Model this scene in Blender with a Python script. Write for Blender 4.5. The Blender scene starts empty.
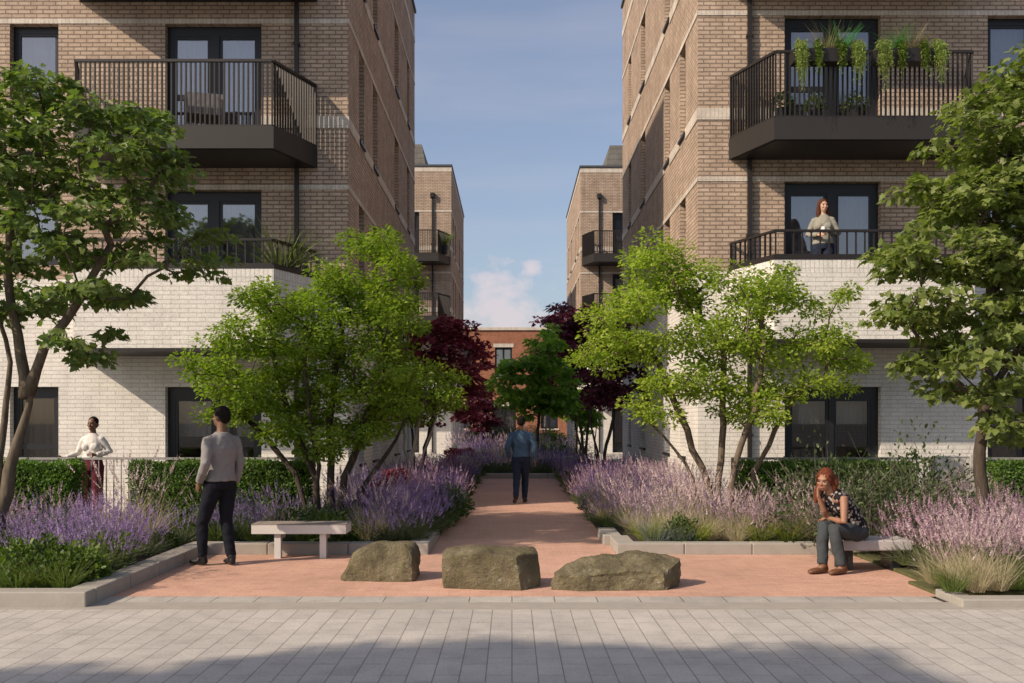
import bpy, bmesh, math, random
import numpy as np
from mathutils import Vector, Matrix

SC = bpy.context.scene
COL = SC.collection
PI = math.pi
rnd = random.Random(11)
nrg = np.random.default_rng(7)

# ------------------------------------------------------------------ helpers
def tag(o, label=None, cat=None, group=None, kind=None):
    if label: o['label'] = label
    if cat: o['category'] = cat
    if group: o['group'] = group
    if kind: o['kind'] = kind
    return o

def empty(name, loc=(0, 0, 0), label=None, cat=None, group=None, rz=0.0, parent=None):
    o = bpy.data.objects.new(name, None)
    o.empty_display_size = 0.2
    COL.objects.link(o)
    o.location = loc
    o.rotation_euler = (0, 0, rz)
    if parent: o.parent = parent
    return tag(o, label, cat, group)

def link_mesh(name, me, parent=None, loc=None):
    o = bpy.data.objects.new(name, me)
    COL.objects.link(o)
    if parent: o.parent = parent
    if loc is not None: o.location = loc
    return o

def copy_tree(o, parent=None):
    c = o.copy()
    COL.objects.link(c)
    if parent: c.parent = parent
    for ch in list(o.children):
        copy_tree(ch, c)
    return c

class MB:
    def __init__(s):
        s.v = []; s.f = []; s.m = []
    def add(s, vs, fs, mi=0):
        b = len(s.v)
        s.v.extend([tuple(p) for p in vs])
        for f in fs:
            s.f.append(tuple(b + i for i in f)); s.m.append(mi)
    def quad(s, a, b, c, d, mi=0):
        s.add([a, b, c, d], [(0, 1, 2, 3)], mi)
    def box(s, x0, x1, y0, y1, z0, z1, mi=0):
        if x0 > x1: x0, x1 = x1, x0
        if y0 > y1: y0, y1 = y1, y0
        s.add([(x0,y0,z0),(x1,y0,z0),(x1,y1,z0),(x0,y1,z0),(x0,y0,z1),(x1,y0,z1),(x1,y1,z1),(x0,y1,z1)],
              [(3,2,1,0),(4,5,6,7),(0,1,5,4),(1,2,6,5),(2,3,7,6),(3,0,4,7)], mi)
    def prism(s, poly, z0, z1, mi=0):
        n = len(poly)
        ar = sum(poly[i][0]*poly[(i+1)%n][1]-poly[(i+1)%n][0]*poly[i][1] for i in range(n))
        if ar < 0: poly = poly[::-1]
        vs = [(x,y,z0) for x,y in poly] + [(x,y,z1) for x,y in poly]
        fs = [tuple(range(n-1,-1,-1)), tuple(range(n,2*n))]
        fs += [(i,(i+1)%n,n+(i+1)%n,n+i) for i in range(n)]
        s.add(vs, fs, mi)
    def beam(s, p, q, w, d, up=(0,0,1), mi=0):
        p = Vector(p); q = Vector(q); t = (q-p).normalized()
        a = t.cross(Vector(up))
        if a.length < 1e-4: a = t.cross(Vector((1,0,0)))
        a.normalize(); b = a.cross(t).normalized()
        a *= w/2; b *= d/2
        vs = [p-a-b,p+a-b,p+a+b,p-a+b,q-a-b,q+a-b,q+a+b,q-a+b]
        s.add(vs, [(0,1,2,3),(7,6,5,4),(0,4,5,1),(1,5,6,2),(2,6,7,3),(3,7,4,0)], mi)
    def loft(s, pts, radii, seg=12, side=None, mi=0, cap=True):
        """closed loft along pts; radii floats or (ra, rb); side: fixed axis for ra"""
        pts = [Vector(p) for p in pts]; n = len(pts); rings = []
        prev = None
        for i in range(n):
            t = (pts[min(i+1,n-1)] - pts[max(i-1,0)])
            if t.length < 1e-9: t = Vector((0,0,1))
            t.normalize()
            if side is not None:
                a = Vector(side); a = (a - t*a.dot(t)).normalized()
            elif prev is None:
                a = t.cross(Vector((0,0,1)))
                if a.length < 0.1: a = t.cross(Vector((0,1,0)))
                a.normalize()
            else:
                a = (prev - t*prev.dot(t)).normalized()
            prev = a
            b = t.cross(a).normalized()
            r = radii[i]
            ra, rb = (r, r) if not isinstance(r, (tuple, list)) else r
            rings.append([pts[i] + a*(ra*math.cos(2*PI*k/seg)) + b*(rb*math.sin(2*PI*k/seg)) for k in range(seg)])
        vs = [p for r in rings for p in r]
        fs = []
        for i in range(n-1):
            for k in range(seg):
                k2 = (k+1) % seg
                fs.append((i*seg+k, i*seg+k2, (i+1)*seg+k2, (i+1)*seg+k))
        if cap:
            fs.append(tuple(range(seg-1,-1,-1)))
            fs.append(tuple((n-1)*seg+k for k in range(seg)))
        s.add(vs, fs, mi)
    def ball(s, c, r, seg=14, rings=9, rot=None, mi=0):
        c = Vector(c)
        if not isinstance(r, (tuple, list)): r = (r, r, r)
        vs = []
        for i in range(rings+1):
            th = PI*i/rings
            for k in range(seg):
                ph = 2*PI*k/seg
                p = Vector((r[0]*math.sin(th)*math.cos(ph), r[1]*math.sin(th)*math.sin(ph), r[2]*math.cos(th)))
                if rot is not None: p = rot @ p
                vs.append(c+p)
        fs = []
        for i in range(rings):
            for k in range(seg):
                k2 = (k+1) % seg
                fs.append((i*seg+k, (i+1)*seg+k, (i+1)*seg+k2, i*seg+k2))
        s.add(vs, fs, mi)
    def mesh(s, name, mats, smooth=False):
        me = bpy.data.meshes.new(name)
        me.from_pydata(s.v, [], s.f)
        if not isinstance(mats, (list, tuple)): mats = [mats]
        for m in mats: me.materials.append(m)
        if len(mats) > 1: me.polygons.foreach_set('material_index', s.m)
        if smooth: me.polygons.foreach_set('use_smooth', [True]*len(me.polygons))
        me.update()
        return me
    def build(s, name, mats, parent=None, smooth=False, loc=None):
        return link_mesh(name, s.mesh(name, mats, smooth), parent, loc)

def remesh(o, voxel, smooth_it=4, wrinkle=0.0, wsc=(9, 9, 8)):
    """bake a voxel remesh + smooth so lofts become one continuous skin"""
    m = o.modifiers.new('r', 'REMESH'); m.mode = 'VOXEL'; m.voxel_size = voxel
    s = o.modifiers.new('s', 'SMOOTH'); s.factor = 0.5; s.iterations = smooth_it
    dg = bpy.context.evaluated_depsgraph_get()
    me = bpy.data.meshes.new_from_object(o.evaluated_get(dg))
    o.modifiers.clear()
    old = o.data
    mats = [x for x in old.materials]
    me.materials.clear()
    for x in mats: me.materials.append(x)
    o.data = me
    bpy.data.meshes.remove(old)
    if wrinkle:
        from mathutils import noise as NZ
        nv = len(me.vertices); cc = np.zeros(nv*3, np.float32); nn = np.zeros(nv*3, np.float32)
        me.vertices.foreach_get('co', cc); me.vertices.foreach_get('normal', nn)
        cc = cc.reshape(-1,3); nn = nn.reshape(-1,3); am = np.zeros(nv)
        for i, c in enumerate(cc):
            p = Vector((c[0]*wsc[0], c[1]*wsc[1], c[2]*wsc[2])); q = NZ.noise(p)
            am[i] = wrinkle*((1-abs(q)*2.4)*.6 + NZ.noise(p*2.1)*.5)
        me.vertices.foreach_set('co', (cc + nn*am[:,None]).astype(np.float32).ravel()); me.update()
    me.polygons.foreach_set('use_smooth', [True]*len(me.polygons))
    return o

# ------------------------------------------------------------------ materials
class NT:
    def __init__(s, name):
        s.m = bpy.data.materials.new(name); s.m.use_nodes = True
        s.t = s.m.node_tree; s.t.nodes.clear()
        s.out = s.t.nodes.new('ShaderNodeOutputMaterial')
    def n(s, typ, **kw):
        nd = s.t.nodes.new(typ)
        for k, v in kw.items():
            if k.startswith('i_'): nd.inputs[k[2:].replace('_', ' ')].default_value = v
            else: setattr(nd, k, v)
        return nd
    def l(s, a, b): s.t.links.new(a, b)
    def math(s, op, a, b=None, c=None):
        nd = s.n('ShaderNodeMath', operation=op)
        for i, x in enumerate((a, b, c)):
            if x is None: continue
            if isinstance(x, (int, float)): nd.inputs[i].default_value = x
            else: s.l(x, nd.inputs[i])
        return nd.outputs[0]
    def mix(s, f, a, b, mode='MIX'):
        nd = s.n('ShaderNodeMix', data_type='RGBA', blend_type=mode)
        for sock, x in ((nd.inputs[0], f), (nd.inputs[6], a), (nd.inputs[7], b)):
            if isinstance(x, (int, float)): sock.default_value = x
            elif isinstance(x, (tuple, list)): sock.default_value = (*x[:3], 1)
            else: s.l(x, sock)
        return nd.outputs[2]
    def ramp(s, f, stops):
        nd = s.n('ShaderNodeValToRGB')
        e = nd.color_ramp.elements
        while len(e) < len(stops): e.new(0.5)
        for el, (p, c) in zip(e, stops):
            el.position = p; el.color = (*c, 1) if len(c) == 3 else c
        s.l(f, nd.inputs[0]); return nd.outputs[0]
    def noise(s, vec, scale, detail=3, rough=0.5):
        nd = s.n('ShaderNodeTexNoise')
        nd.inputs['Scale'].default_value = scale; nd.inputs['Detail'].default_value = detail
        nd.inputs['Roughness'].default_value = rough
        if vec is not None: s.l(vec, nd.inputs['Vector'])
        return nd.outputs['Fac']
    def obj(s): return s.n('ShaderNodeTexCoord').outputs['Object']
    def bump(s, h, strength=0.3, dist=0.01):
        nd = s.n('ShaderNodeBump'); nd.inputs['Strength'].default_value = strength
        nd.inputs['Distance'].default_value = dist; s.l(h, nd.inputs['Height']); return nd.outputs[0]
    def pbr(s, color, rough=0.6, metal=0.0, spec=0.5, normal=None):
        p = s.n('ShaderNodeBsdfPrincipled')
        if isinstance(color, (tuple, list)): p.inputs['Base Color'].default_value = (*color[:3], 1)
        else: s.l(color, p.inputs['Base Color'])
        if isinstance(rough, (int, float)): p.inputs['Roughness'].default_value = rough
        else: s.l(rough, p.inputs['Roughness'])
        p.inputs['Metallic'].default_value = metal
        p.inputs['Specular IOR Level'].default_value = spec
        if normal is not None: s.l(normal, p.inputs['Normal'])
        s.l(p.outputs[0], s.out.inputs[0]); return p

def plain(name, c, rough=0.6, metal=0.0, var=0.12, scale=8, bump=0.0, spec=0.4):
    t = NT(name); co = t.obj()
    f = t.noise(co, scale, 5)
    col = t.mix(f, [x*(1-var) for x in c], [x*(1+var) for x in c])
    nm = t.bump(t.noise(co, scale*4, 4), bump, 0.01) if bump else None
    t.pbr(col, rough, metal, spec, nm)
    return t.m

def wall_uv(t):
    sp = t.n('ShaderNodeSeparateXYZ'); t.l(t.obj(), sp.inputs[0])
    g = t.n('ShaderNodeNewGeometry'); sn = t.n('ShaderNodeSeparateXYZ'); t.l(g.outputs['Normal'], sn.inputs[0])
    k = t.math('GREATER_THAN', t.math('ABSOLUTE', sn.outputs[0]), 0.72)
    mx = t.n('ShaderNodeMix', data_type='FLOAT'); t.l(k, mx.inputs[0]); t.l(sp.outputs[0], mx.inputs[2]); t.l(sp.outputs[1], mx.inputs[3])
    return mx.outputs[0], sp.outputs[2]

def brick_mat(name, c1, c2, mortar, bw=0.225, rh=0.075, ms=0.010, soldier=False, bump=0.7, grime=0.25, streak=.80):
    t = NT(name); u, v = wall_uv(t)
    cb = t.n('ShaderNodeCombineXYZ')
    if soldier: t.l(v, cb.inputs[0]); t.l(u, cb.inputs[1])
    else: t.l(u, cb.inputs[0]); t.l(v, cb.inputs[1])
    # slightly wavy courses: rough hand-made bricks
    nz = t.n('ShaderNodeTexNoise'); nz.inputs['Scale'].default_value = 9.0; t.l(cb.outputs[0], nz.inputs['Vector'])
    off = t.n('ShaderNodeVectorMath', operation='MULTIPLY_ADD'); t.l(nz.outputs['Color'], off.inputs[0])
    off.inputs[1].default_value = (0.010, 0.010, 0); t.l(cb.outputs[0], off.inputs[2])
    b = t.n('ShaderNodeTexBrick'); t.l(off.outputs[0], b.inputs['Vector'])
    b.inputs['Scale'].default_value = 1; b.inputs['Brick Width'].default_value = bw; b.inputs['Row Height'].default_value = rh
    b.inputs['Mortar Size'].default_value = ms; b.inputs['Mortar Smooth'].default_value = 0.25; b.inputs['Bias'].default_value = 0
    b.inputs['Color1'].default_value = (*c1, 1); b.inputs['Color2'].default_value = (*c2, 1); b.inputs['Mortar'].default_value = (*mortar, 1)
    if soldier: b.offset = 0.0
    co = t.obj()
    n1 = t.noise(co, 2.2, 6, 0.6); n2 = t.noise(co, 38, 4, 0.6)
    col = t.mix(1.0, b.outputs['Color'], t.ramp(n2, [(0.25, (0.78,)*3), (0.75, (1.15,)*3)]), 'MULTIPLY')
    col = t.mix(1.0, col, t.ramp(n1, [(0.3, (1-grime,)*3), (0.7, (1.08,)*3)]), 'MULTIPLY')
    mp = t.n('ShaderNodeMapping'); mp.inputs['Scale'].default_value = (2.6, 2.6, .22); t.l(co, mp.inputs[0])
    n4 = t.noise(mp.outputs[0], 1.6, 5, 0.6)      # faint rain streaks
    col = t.mix(1.0, col, t.ramp(n4, [(0.30, (streak, streak*.99, streak*.98)), (0.52, (1.0,)*3)]), 'MULTIPLY')
    h = t.math('MULTIPLY_ADD', b.outputs['Fac'], -1.0, t.math('MULTIPLY', n2, 0.7))
    t.pbr(col, 0.85, 0, 0.25, t.bump(h, bump, 0.012))
    return t.m

def flat_brick(name, c1, c2, mortar, bw, rh, ms, swap=False, rough=0.75, bump=0.35, var=0.2):
    t = NT(name); co = t.obj(); sp = t.n('ShaderNodeSeparateXYZ'); t.l(co, sp.inputs[0])
    cb = t.n('ShaderNodeCombineXYZ')
    t.l(sp.outputs[1 if swap else 0], cb.inputs[0]); t.l(sp.outputs[0 if swap else 1], cb.inputs[1])
    b = t.n('ShaderNodeTexBrick'); t.l(cb.outputs[0], b.inputs['Vector'])
    b.inputs['Scale'].default_value = 1; b.inputs['Brick Width'].default_value = bw; b.inputs['Row Height'].default_value = rh
    b.inputs['Mortar Size'].default_value = ms; b.inputs['Mortar Smooth'].default_value = 0.2; b.inputs['Bias'].default_value = 0
    b.inputs['Color1'].default_value = (*c1, 1); b.inputs['Color2'].default_value = (*c2, 1); b.inputs['Mortar'].default_value = (*mortar, 1)
    b.offset = 0.37 if swap else 0.5
    n1 = t.noise(co, 0.7, 6, 0.62); n2 = t.noise(co, 45, 4, 0.6); n3 = t.noise(co, 4.5, 5, 0.65)
    col = t.mix(1.0, b.outputs['Color'], t.ramp(n1, [(0.3, (1-var,)*3), (0.7, (1.1,)*3)]), 'MULTIPLY')
    col = t.mix(1.0, col, t.ramp(n2, [(0.3, (0.86,)*3), (0.7, (1.1,)*3)]), 'MULTIPLY')
    col = t.mix(1.0, col, t.ramp(n3, [(0.32, (1-var*0.8,)*3), (0.55, (1.04,)*3)]), 'MULTIPLY')
    h = t.math('MULTIPLY_ADD', b.outputs['Fac'], -1.0, t.math('MULTIPLY', n2, 0.5))
    t.pbr(col, t.ramp(n3, [(0.3, (rough-0.1,)*3), (0.7, (rough+0.12,)*3)]), 0, 0.35, t.bump(h, bump, 0.006))
    return t.m

def leaf_mat(name, c1, c2, trans=0.35, tcol=None, rough=0.5):
    t = NT(name)
    g = t.n('ShaderNodeNewGeometry'); oi = t.n('ShaderNodeObjectInfo')
    f = t.math('ADD', g.outputs['Random Per Island'], 0.0)
    col = t.mix(f, c1, c2)
    hs = t.n('ShaderNodeHueSaturation'); t.l(col, hs.inputs['Color'])
    cl = t.noise(t.obj(), 1.7, 2)
    t.l(t.math('MULTIPLY', t.math('MULTIPLY_ADD', oi.outputs['Random'], 0.3, 0.85), t.math('MULTIPLY_ADD', cl, 0.8, 0.6)), hs.inputs['Value'])
    t.l(t.math('MULTIPLY_ADD', t.noise(t.obj(), 3.1, 2), 0.05, 0.475), hs.inputs['Hue'])
    col = hs.outputs[0]
    p = t.n('ShaderNodeBsdfPrincipled'); t.l(col, p.inputs['Base Color'])
    p.inputs['Roughness'].default_value = rough; p.inputs['Specular IOR Level'].default_value = 0.35
    tr = t.n('ShaderNodeBsdfTranslucent')
    tc = tcol or (1.5, 1.7, 0.7)
    t.l(t.mix(1.0, col, tc, 'MULTIPLY'), tr.inputs[0])
    ms = t.n('ShaderNodeMixShader'); ms.inputs[0].default_value = trans
    t.l(p.outputs[0], ms.inputs[1]); t.l(tr.outputs[0], ms.inputs[2]); t.l(ms.outputs[0], t.out.inputs[0])
    return t.m

def glass_mat(name, refl=0.12, tint=(0.75, 0.8, 0.85)):
    t = NT(name)
    tr = t.n('ShaderNodeBsdfTransparent'); tr.inputs[0].default_value = (*tint, 1)
    gl = t.n('ShaderNodeBsdfGlossy'); gl.inputs['Roughness'].default_value = 0.02
    lw = t.n('ShaderNodeLayerWeight'); lw.inputs[0].default_value = 0.25
    ms = t.n('ShaderNodeMixShader')
    t.l(t.math('MULTIPLY_ADD', lw.outputs['Fresnel'], 0.85, refl), ms.inputs[0])
    t.l(tr.outputs[0], ms.inputs[1]); t.l(gl.outputs[0], ms.inputs[2]); t.l(ms.outputs[0], t.out.inputs[0])
    return t.m

def bark_mat(name, c):
    t = NT(name); co = t.obj()
    mp = t.n('ShaderNodeMapping'); mp.inputs['Scale'].default_value = (14, 14, 3); t.l(co, mp.inputs[0])
    f = t.noise(mp.outputs[0], 2.0, 6, 0.65)
    col = t.ramp(f, [(0.3, tuple(x*0.55 for x in c)), (0.7, tuple(x*1.25 for x in c))])
    t.pbr(col, 0.9, 0, 0.2, t.bump(f, 0.6, 0.02))
    return t.m

def rock_mat(name):
    t = NT(name); co = t.obj()
    f = t.noise(co, 3.5, 9, 0.68); g = t.noise(co, 14, 8, 0.7); s_ = t.noise(co, 60, 4, 0.6)
    col = t.ramp(f, [(0.25, (0.055, 0.045, 0.026)), (0.5, (0.175, 0.148, 0.092)), (0.72, (0.27, 0.235, 0.15))])
    v_ = t.n('ShaderNodeTexVoronoi'); v_.inputs['Scale'].default_value = 11; t.l(co, v_.inputs['Vector'])
    li = t.math('MULTIPLY', t.math('LESS_THAN', v_.outputs['Distance'], t.math('MULTIPLY_ADD', s_, .5, -.02)), t.math('GREATER_THAN', f, .53))
    col = t.mix(t.math('MULTIPLY', li, .6), col, (0.34, 0.33, 0.25))
    col = t.mix(t.ramp(g, [(0.5, (0, 0, 0)), (0.68, (1, 1, 1))]), col, (0.125, 0.120, 0.050))   # moss / lichen
    col = t.mix(1.0, col, t.ramp(s_, [(0.3, (0.75,)*3), (0.7, (1.2,)*3)]), 'MULTIPLY')
    h = t.math('ADD', g, t.math('MULTIPLY', s_, 0.35))
    t.pbr(col, 0.92, 0, 0.2, t.bump(h, 1.0, 0.045))
    return t.m

def cloth_mat(name, c, var=0.18, scale=18, rough=0.9, spots=None):
    t = NT(name); co = t.obj()
    f = t.noise(co, scale, 4); w = t.noise(co, 6, 3)
    col = t.mix(f, [x*(1-var) for x in c], [x*(1+var) for x in c])
    if spots:
        v = t.n('ShaderNodeTexVoronoi'); v.inputs['Scale'].default_value = 26; t.l(co, v.inputs['Vector'])
        col = t.mix(t.math('LESS_THAN', v.outputs['Distance'], 0.42), col, spots)
    t.pbr(col, rough, 0, 0.15, t.bump(w, 0.6, 0.03))
    return t.m

M = {}
M['brick'] = brick_mat('tan_brick', (0.545, 0.422, 0.325), (0.455, 0.342, 0.256), (0.255, 0.197, 0.154), ms=.011, bump=1.2)  # mortar colour set darker to paint in the shadow along recessed courses
M['white_brick'] = brick_mat('white_brick', (0.72, 0.695, 0.645), (0.66, 0.635, 0.59), (0.50, 0.475, 0.43), bw=.29, ms=0.007, bump=0.6, grime=0.10, streak=.93)
M['white_soldier'] = brick_mat('white_soldier_brick', (0.72, 0.695, 0.645), (0.67, 0.645, 0.60), (0.50, 0.475, 0.43), ms=0.007, soldier=True, bump=0.5, grime=0.12, streak=.93)
M['band'] = brick_mat('pale_stone_band', (0.64, 0.58, 0.50), (0.57, 0.51, 0.44), (0.44, 0.39, 0.33), soldier=True, ms=0.006, bump=0.25, grime=0.2)
M['red_brick'] = brick_mat('red_brick', (0.42, 0.17, 0.09), (0.33, 0.125, 0.07), (0.25, 0.14, 0.1))
M['bronze'] = plain('dark_bronze_metal', (0.020, 0.017, 0.016), 0.5, 0.1, 0.15, 5)
M['bronze_fascia'] = plain('bronze_fascia', (0.027, 0.024, 0.022), 0.55, 0.1, 0.1, 2)
M['frame'] = plain('anthracite_frame', (0.016, 0.017, 0.020), 0.4, 0.1, 0.1, 6)
M['roof'] = plain('roof_cap', (0.07, 0.075, 0.08), 0.5, 0.3)
M['cladding'] = brick_mat('standing_seam', (0.16, 0.155, 0.14), (0.15, 0.145, 0.13), (0.07, 0.07, 0.065), bw=6, rh=0.28, ms=0.012, bump=0.3)
M['glass'] = glass_mat('window_glass', 0.20, (.8,.8,.82))
M['glass_low'] = glass_mat('ground_floor_glass', 0.07, (.8, .8, .8))
M['curtain'] = cloth_mat('grey_curtain', (0.50, 0.48, 0.47), 0.06, 5)
M['curtain_pale'] = cloth_mat('pale_curtain', (0.60, 0.58, 0.56), 0.06, 5)
M['tan_blind'] = cloth_mat('tan_blind', (0.30, 0.23, 0.16), 0.1, 5)
M['interior'] = plain('interior_plaster', (0.35, 0.32, 0.28), 0.9)
M['concrete'] = plain('concrete_kerb', (0.31, 0.285, 0.25), 0.85, 0, 0.16, 6, 0.25)
M['paver'] = flat_brick('grey_block_paving', (0.45, 0.422, 0.388), (0.405, 0.378, 0.346), (0.22, 0.20, 0.18), 0.46, 0.1686, 0.0045, swap=True, var=0.16)
M['sett'] = flat_brick('pale_setts', (0.42, 0.40, 0.36), (0.36, 0.34, 0.31), (0.12, 0.11, 0.10), 0.39, 7.0, 0.005)
M['terracotta'] = flat_brick('terracotta_paving', (0.545, 0.33, 0.245), (0.50, 0.295, 0.215), (0.41, 0.245, 0.185), 0.20, 0.067, 0.0035, var=0.14)
M['patio'] = flat_brick('patio_slabs', (0.40, 0.38, 0.35), (0.36, 0.34, 0.31), (0.2, 0.19, 0.17), 0.6, 0.6, 0.006)
M['asphalt'] = plain('asphalt', (0.07, 0.068, 0.066), 0.9, 0, 0.2, 3, 0.3)
M['soil'] = plain('dark_mulch', (0.035, 0.026, 0.018), 0.95, 0, 0.5, 30, 0.9)
M['moss'] = plain('mossy_soil', (0.085, 0.085, 0.03), 0.95, 0, 0.5, 9, 0.8)
M['bench_white'] = plain('white_painted_steel', (0.58, 0.55, 0.51), 0.5, 0, 0.05, 6)
M['bench_wood'] = plain('weathered_grey_timber', (0.25, 0.21, 0.18), 0.8, 0, 0.3, 22, 0.3)
M['bench_stone'] = plain('pale_stone_slab', (0.40, 0.375, 0.37), 0.8, 0, 0.15, 9, 0.3)
M['rock'] = rock_mat('mossy_boulder')
M['railing'] = plain('grey_railing_steel', (0.30, 0.29, 0.275), 0.5, 0.3)
M['panel'] = plain('pale_render_panel', (0.50, 0.48, 0.45), 0.8, 0, 0.12, 4, 0.2)
M['skin_a'] = plain('skin_light', (0.50, 0.30, 0.21), 0.55, 0, 0.06, 12)
M['skin_b'] = plain('skin_dark', (0.16, 0.082, 0.048), 0.5, 0, 0.06, 12)
M['skin_c'] = plain('skin_tan', (0.28, 0.145, 0.09), 0.55, 0, 0.06, 12)
SUN_E, SKY_E, EXPO, CLOUD = 4.4, 0.115, 0.27, (5.8, 4.95, 5.1)
# ------------------------------------------------------------------ buildings
Z_BASE = 4.20
def cells(u0, u1, z0, z1, ops):
    us = sorted({u0, u1, *[min(max(o[i], u0), u1) for o in ops for i in (0, 1)]})
    zs = sorted({z0, z1, *[min(max(o[i], z0), z1) for o in ops for i in (2, 3)]})
    out = []
    for a, b in zip(us, us[1:]):
        for c, d in zip(zs, zs[1:]):
            mu, mz = (a+b)/2, (c+d)/2
            if any(o[0] < mu < o[1] and o[2] < mz < o[3] for o in ops): continue
            out.append((a, b, c, d))
    return out

class Frame:
    """a facade plane: P(u, n, z), n pointing out of the wall"""
    def __init__(s, o, du, dn): s.o = Vector(o); s.du = Vector(du); s.dn = Vector(dn)
    def P(s, u, n, z): return s.o + s.du*u + s.dn*n + Vector((0, 0, z))
    def box(s, mb, u0, u1, n0, n1, z0, z1, mi=0):
        a = s.P(u0, n0, z0); b = s.P(u1, n1, z1)
        mb.box(a.x, b.x, a.y, b.y, a.z, b.z, mi)

def panel(mb, fr, u0, u1, z0, z1, ops, reveal=0.22):
    for a, b, c, d in cells(u0, u1, z0, z1, ops):
        mb.quad(fr.P(a,0,c), fr.P(b,0,c), fr.P(b,0,d), fr.P(a,0,d))
    for o in ops:
        a, b = o[0], o[1]; c, d = max(o[2], z0), min(o[3], z1)
        if d <= c: continue
        mb.quad(fr.P(a,0,c), fr.P(a,-reveal,c), fr.P(a,-reveal,d), fr.P(a,0,d))
        mb.quad(fr.P(b,0,c), fr.P(b,-reveal,c), fr.P(b,-reveal,d), fr.P(b,0,d))
        if o[3] <= z1: mb.quad(fr.P(a,0,d), fr.P(b,0,d), fr.P(b,-reveal,d), fr.P(a,-reveal,d))
        if o[2] >= z0: mb.quad(fr.P(a,0,c), fr.P(b,0,c), fr.P(b,-reveal,c), fr.P(a,-reveal,c))

def glazed(root, fr, o, name, panes, n=-0.14, fw=0.075, rail=None, curtain='curtain', gap=(0, 1), drop=1.0):
    """panes: list of (u0,u1) fractions; frame + panes + curtain"""
    u0, u1, z0, z1 = o[:4]
    mb = MB()
    fr.box(mb, u0+.003, u0+fw, n-.07, n, z0+.003, z1-.003); fr.box(mb, u1-fw, u1-.003, n-.07, n, z0+.003, z1-.003)
    fr.box(mb, u0+fw, u1-fw, n-.07, n, z1-fw*1.6, z1-.003); fr.box(mb, u0+fw, u1-fw, n-.07, n, z0+.003, z0+fw)
    W = u1-u0-2*fw; glass = []
    edges = [p for p in panes]
    for i, (a, b) in enumerate(edges):
        a_, b_ = u0+fw+W*a, u0+fw+W*b
        if i: 
            pa = u0+fw+W*edges[i-1][1]
            fr.box(mb, pa, a_, n-.07, n+.012, z0+fw, z1-fw*1.6)
        # leaf stiles, slightly back
        sw = .05
        fr.box(mb, a_, a_+sw, n-.06, n-.01, z0+fw, z1-fw*1.6); fr.box(mb, b_-sw, b_, n-.06, n-.01, z0+fw, z1-fw*1.6)
        fr.box(mb, a_+sw, b_-sw, n-.06, n-.01, z0+fw, z0+fw+sw*1.4); fr.box(mb, a_+sw, b_-sw, n-.06, n-.01, z1-fw*1.6-sw, z1-fw*1.6)
        if rail is not None and i in rail:
            rz = z0 + rail[i]; fr.box(mb, a_+sw, b_-sw, n-.06, n-.008, rz-.05, rz+.05)
        glass.append((a_+sw, b_-sw, z0+fw+sw, z1-fw*1.6-sw))
    w = mb.build(name, M['frame'], root)
    for g in glass:
        gb = MB(); fr.box(gb, g[0], g[1], n-.040, n-.032, g[2], g[3]); gb.build('pane', M['glass_low' if z1 < 3 else 'glass'], w)
    if curtain:
        cb = MB(); a, b = u0+(u1-u0)*gap[0], u0+(u1-u0)*gap[1]; N = max(6, int((b-a)/.035))
        zb = z1 - (z1-z0)*drop
        for i in range(N):
            p, q = a+(b-a)*i/N, a+(b-a)*(i+1)/N
            d0 = .013*math.sin(i*1.9)+.008*math.sin(i*.7); d1 = .013*math.sin((i+1)*1.9)+.008*math.sin((i+1)*.7)
            cb.quad(fr.P(p, n-.24+d0, zb+.02), fr.P(q, n-.24+d1, zb+.02), fr.P(q, n-.24+d1, z1-.02), fr.P(p, n-.24+d0, z1-.02))
        cb.build('curtain', M[curtain], w)
    return w

def sill(root, fr, o):
    mb = MB(); fr.box(mb, o[0]-.04, o[1]+.04, -.10, .045, o[2]-.055, o[2]-.003)
    return mb.build('window_sill', M['frame'], root)

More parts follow.
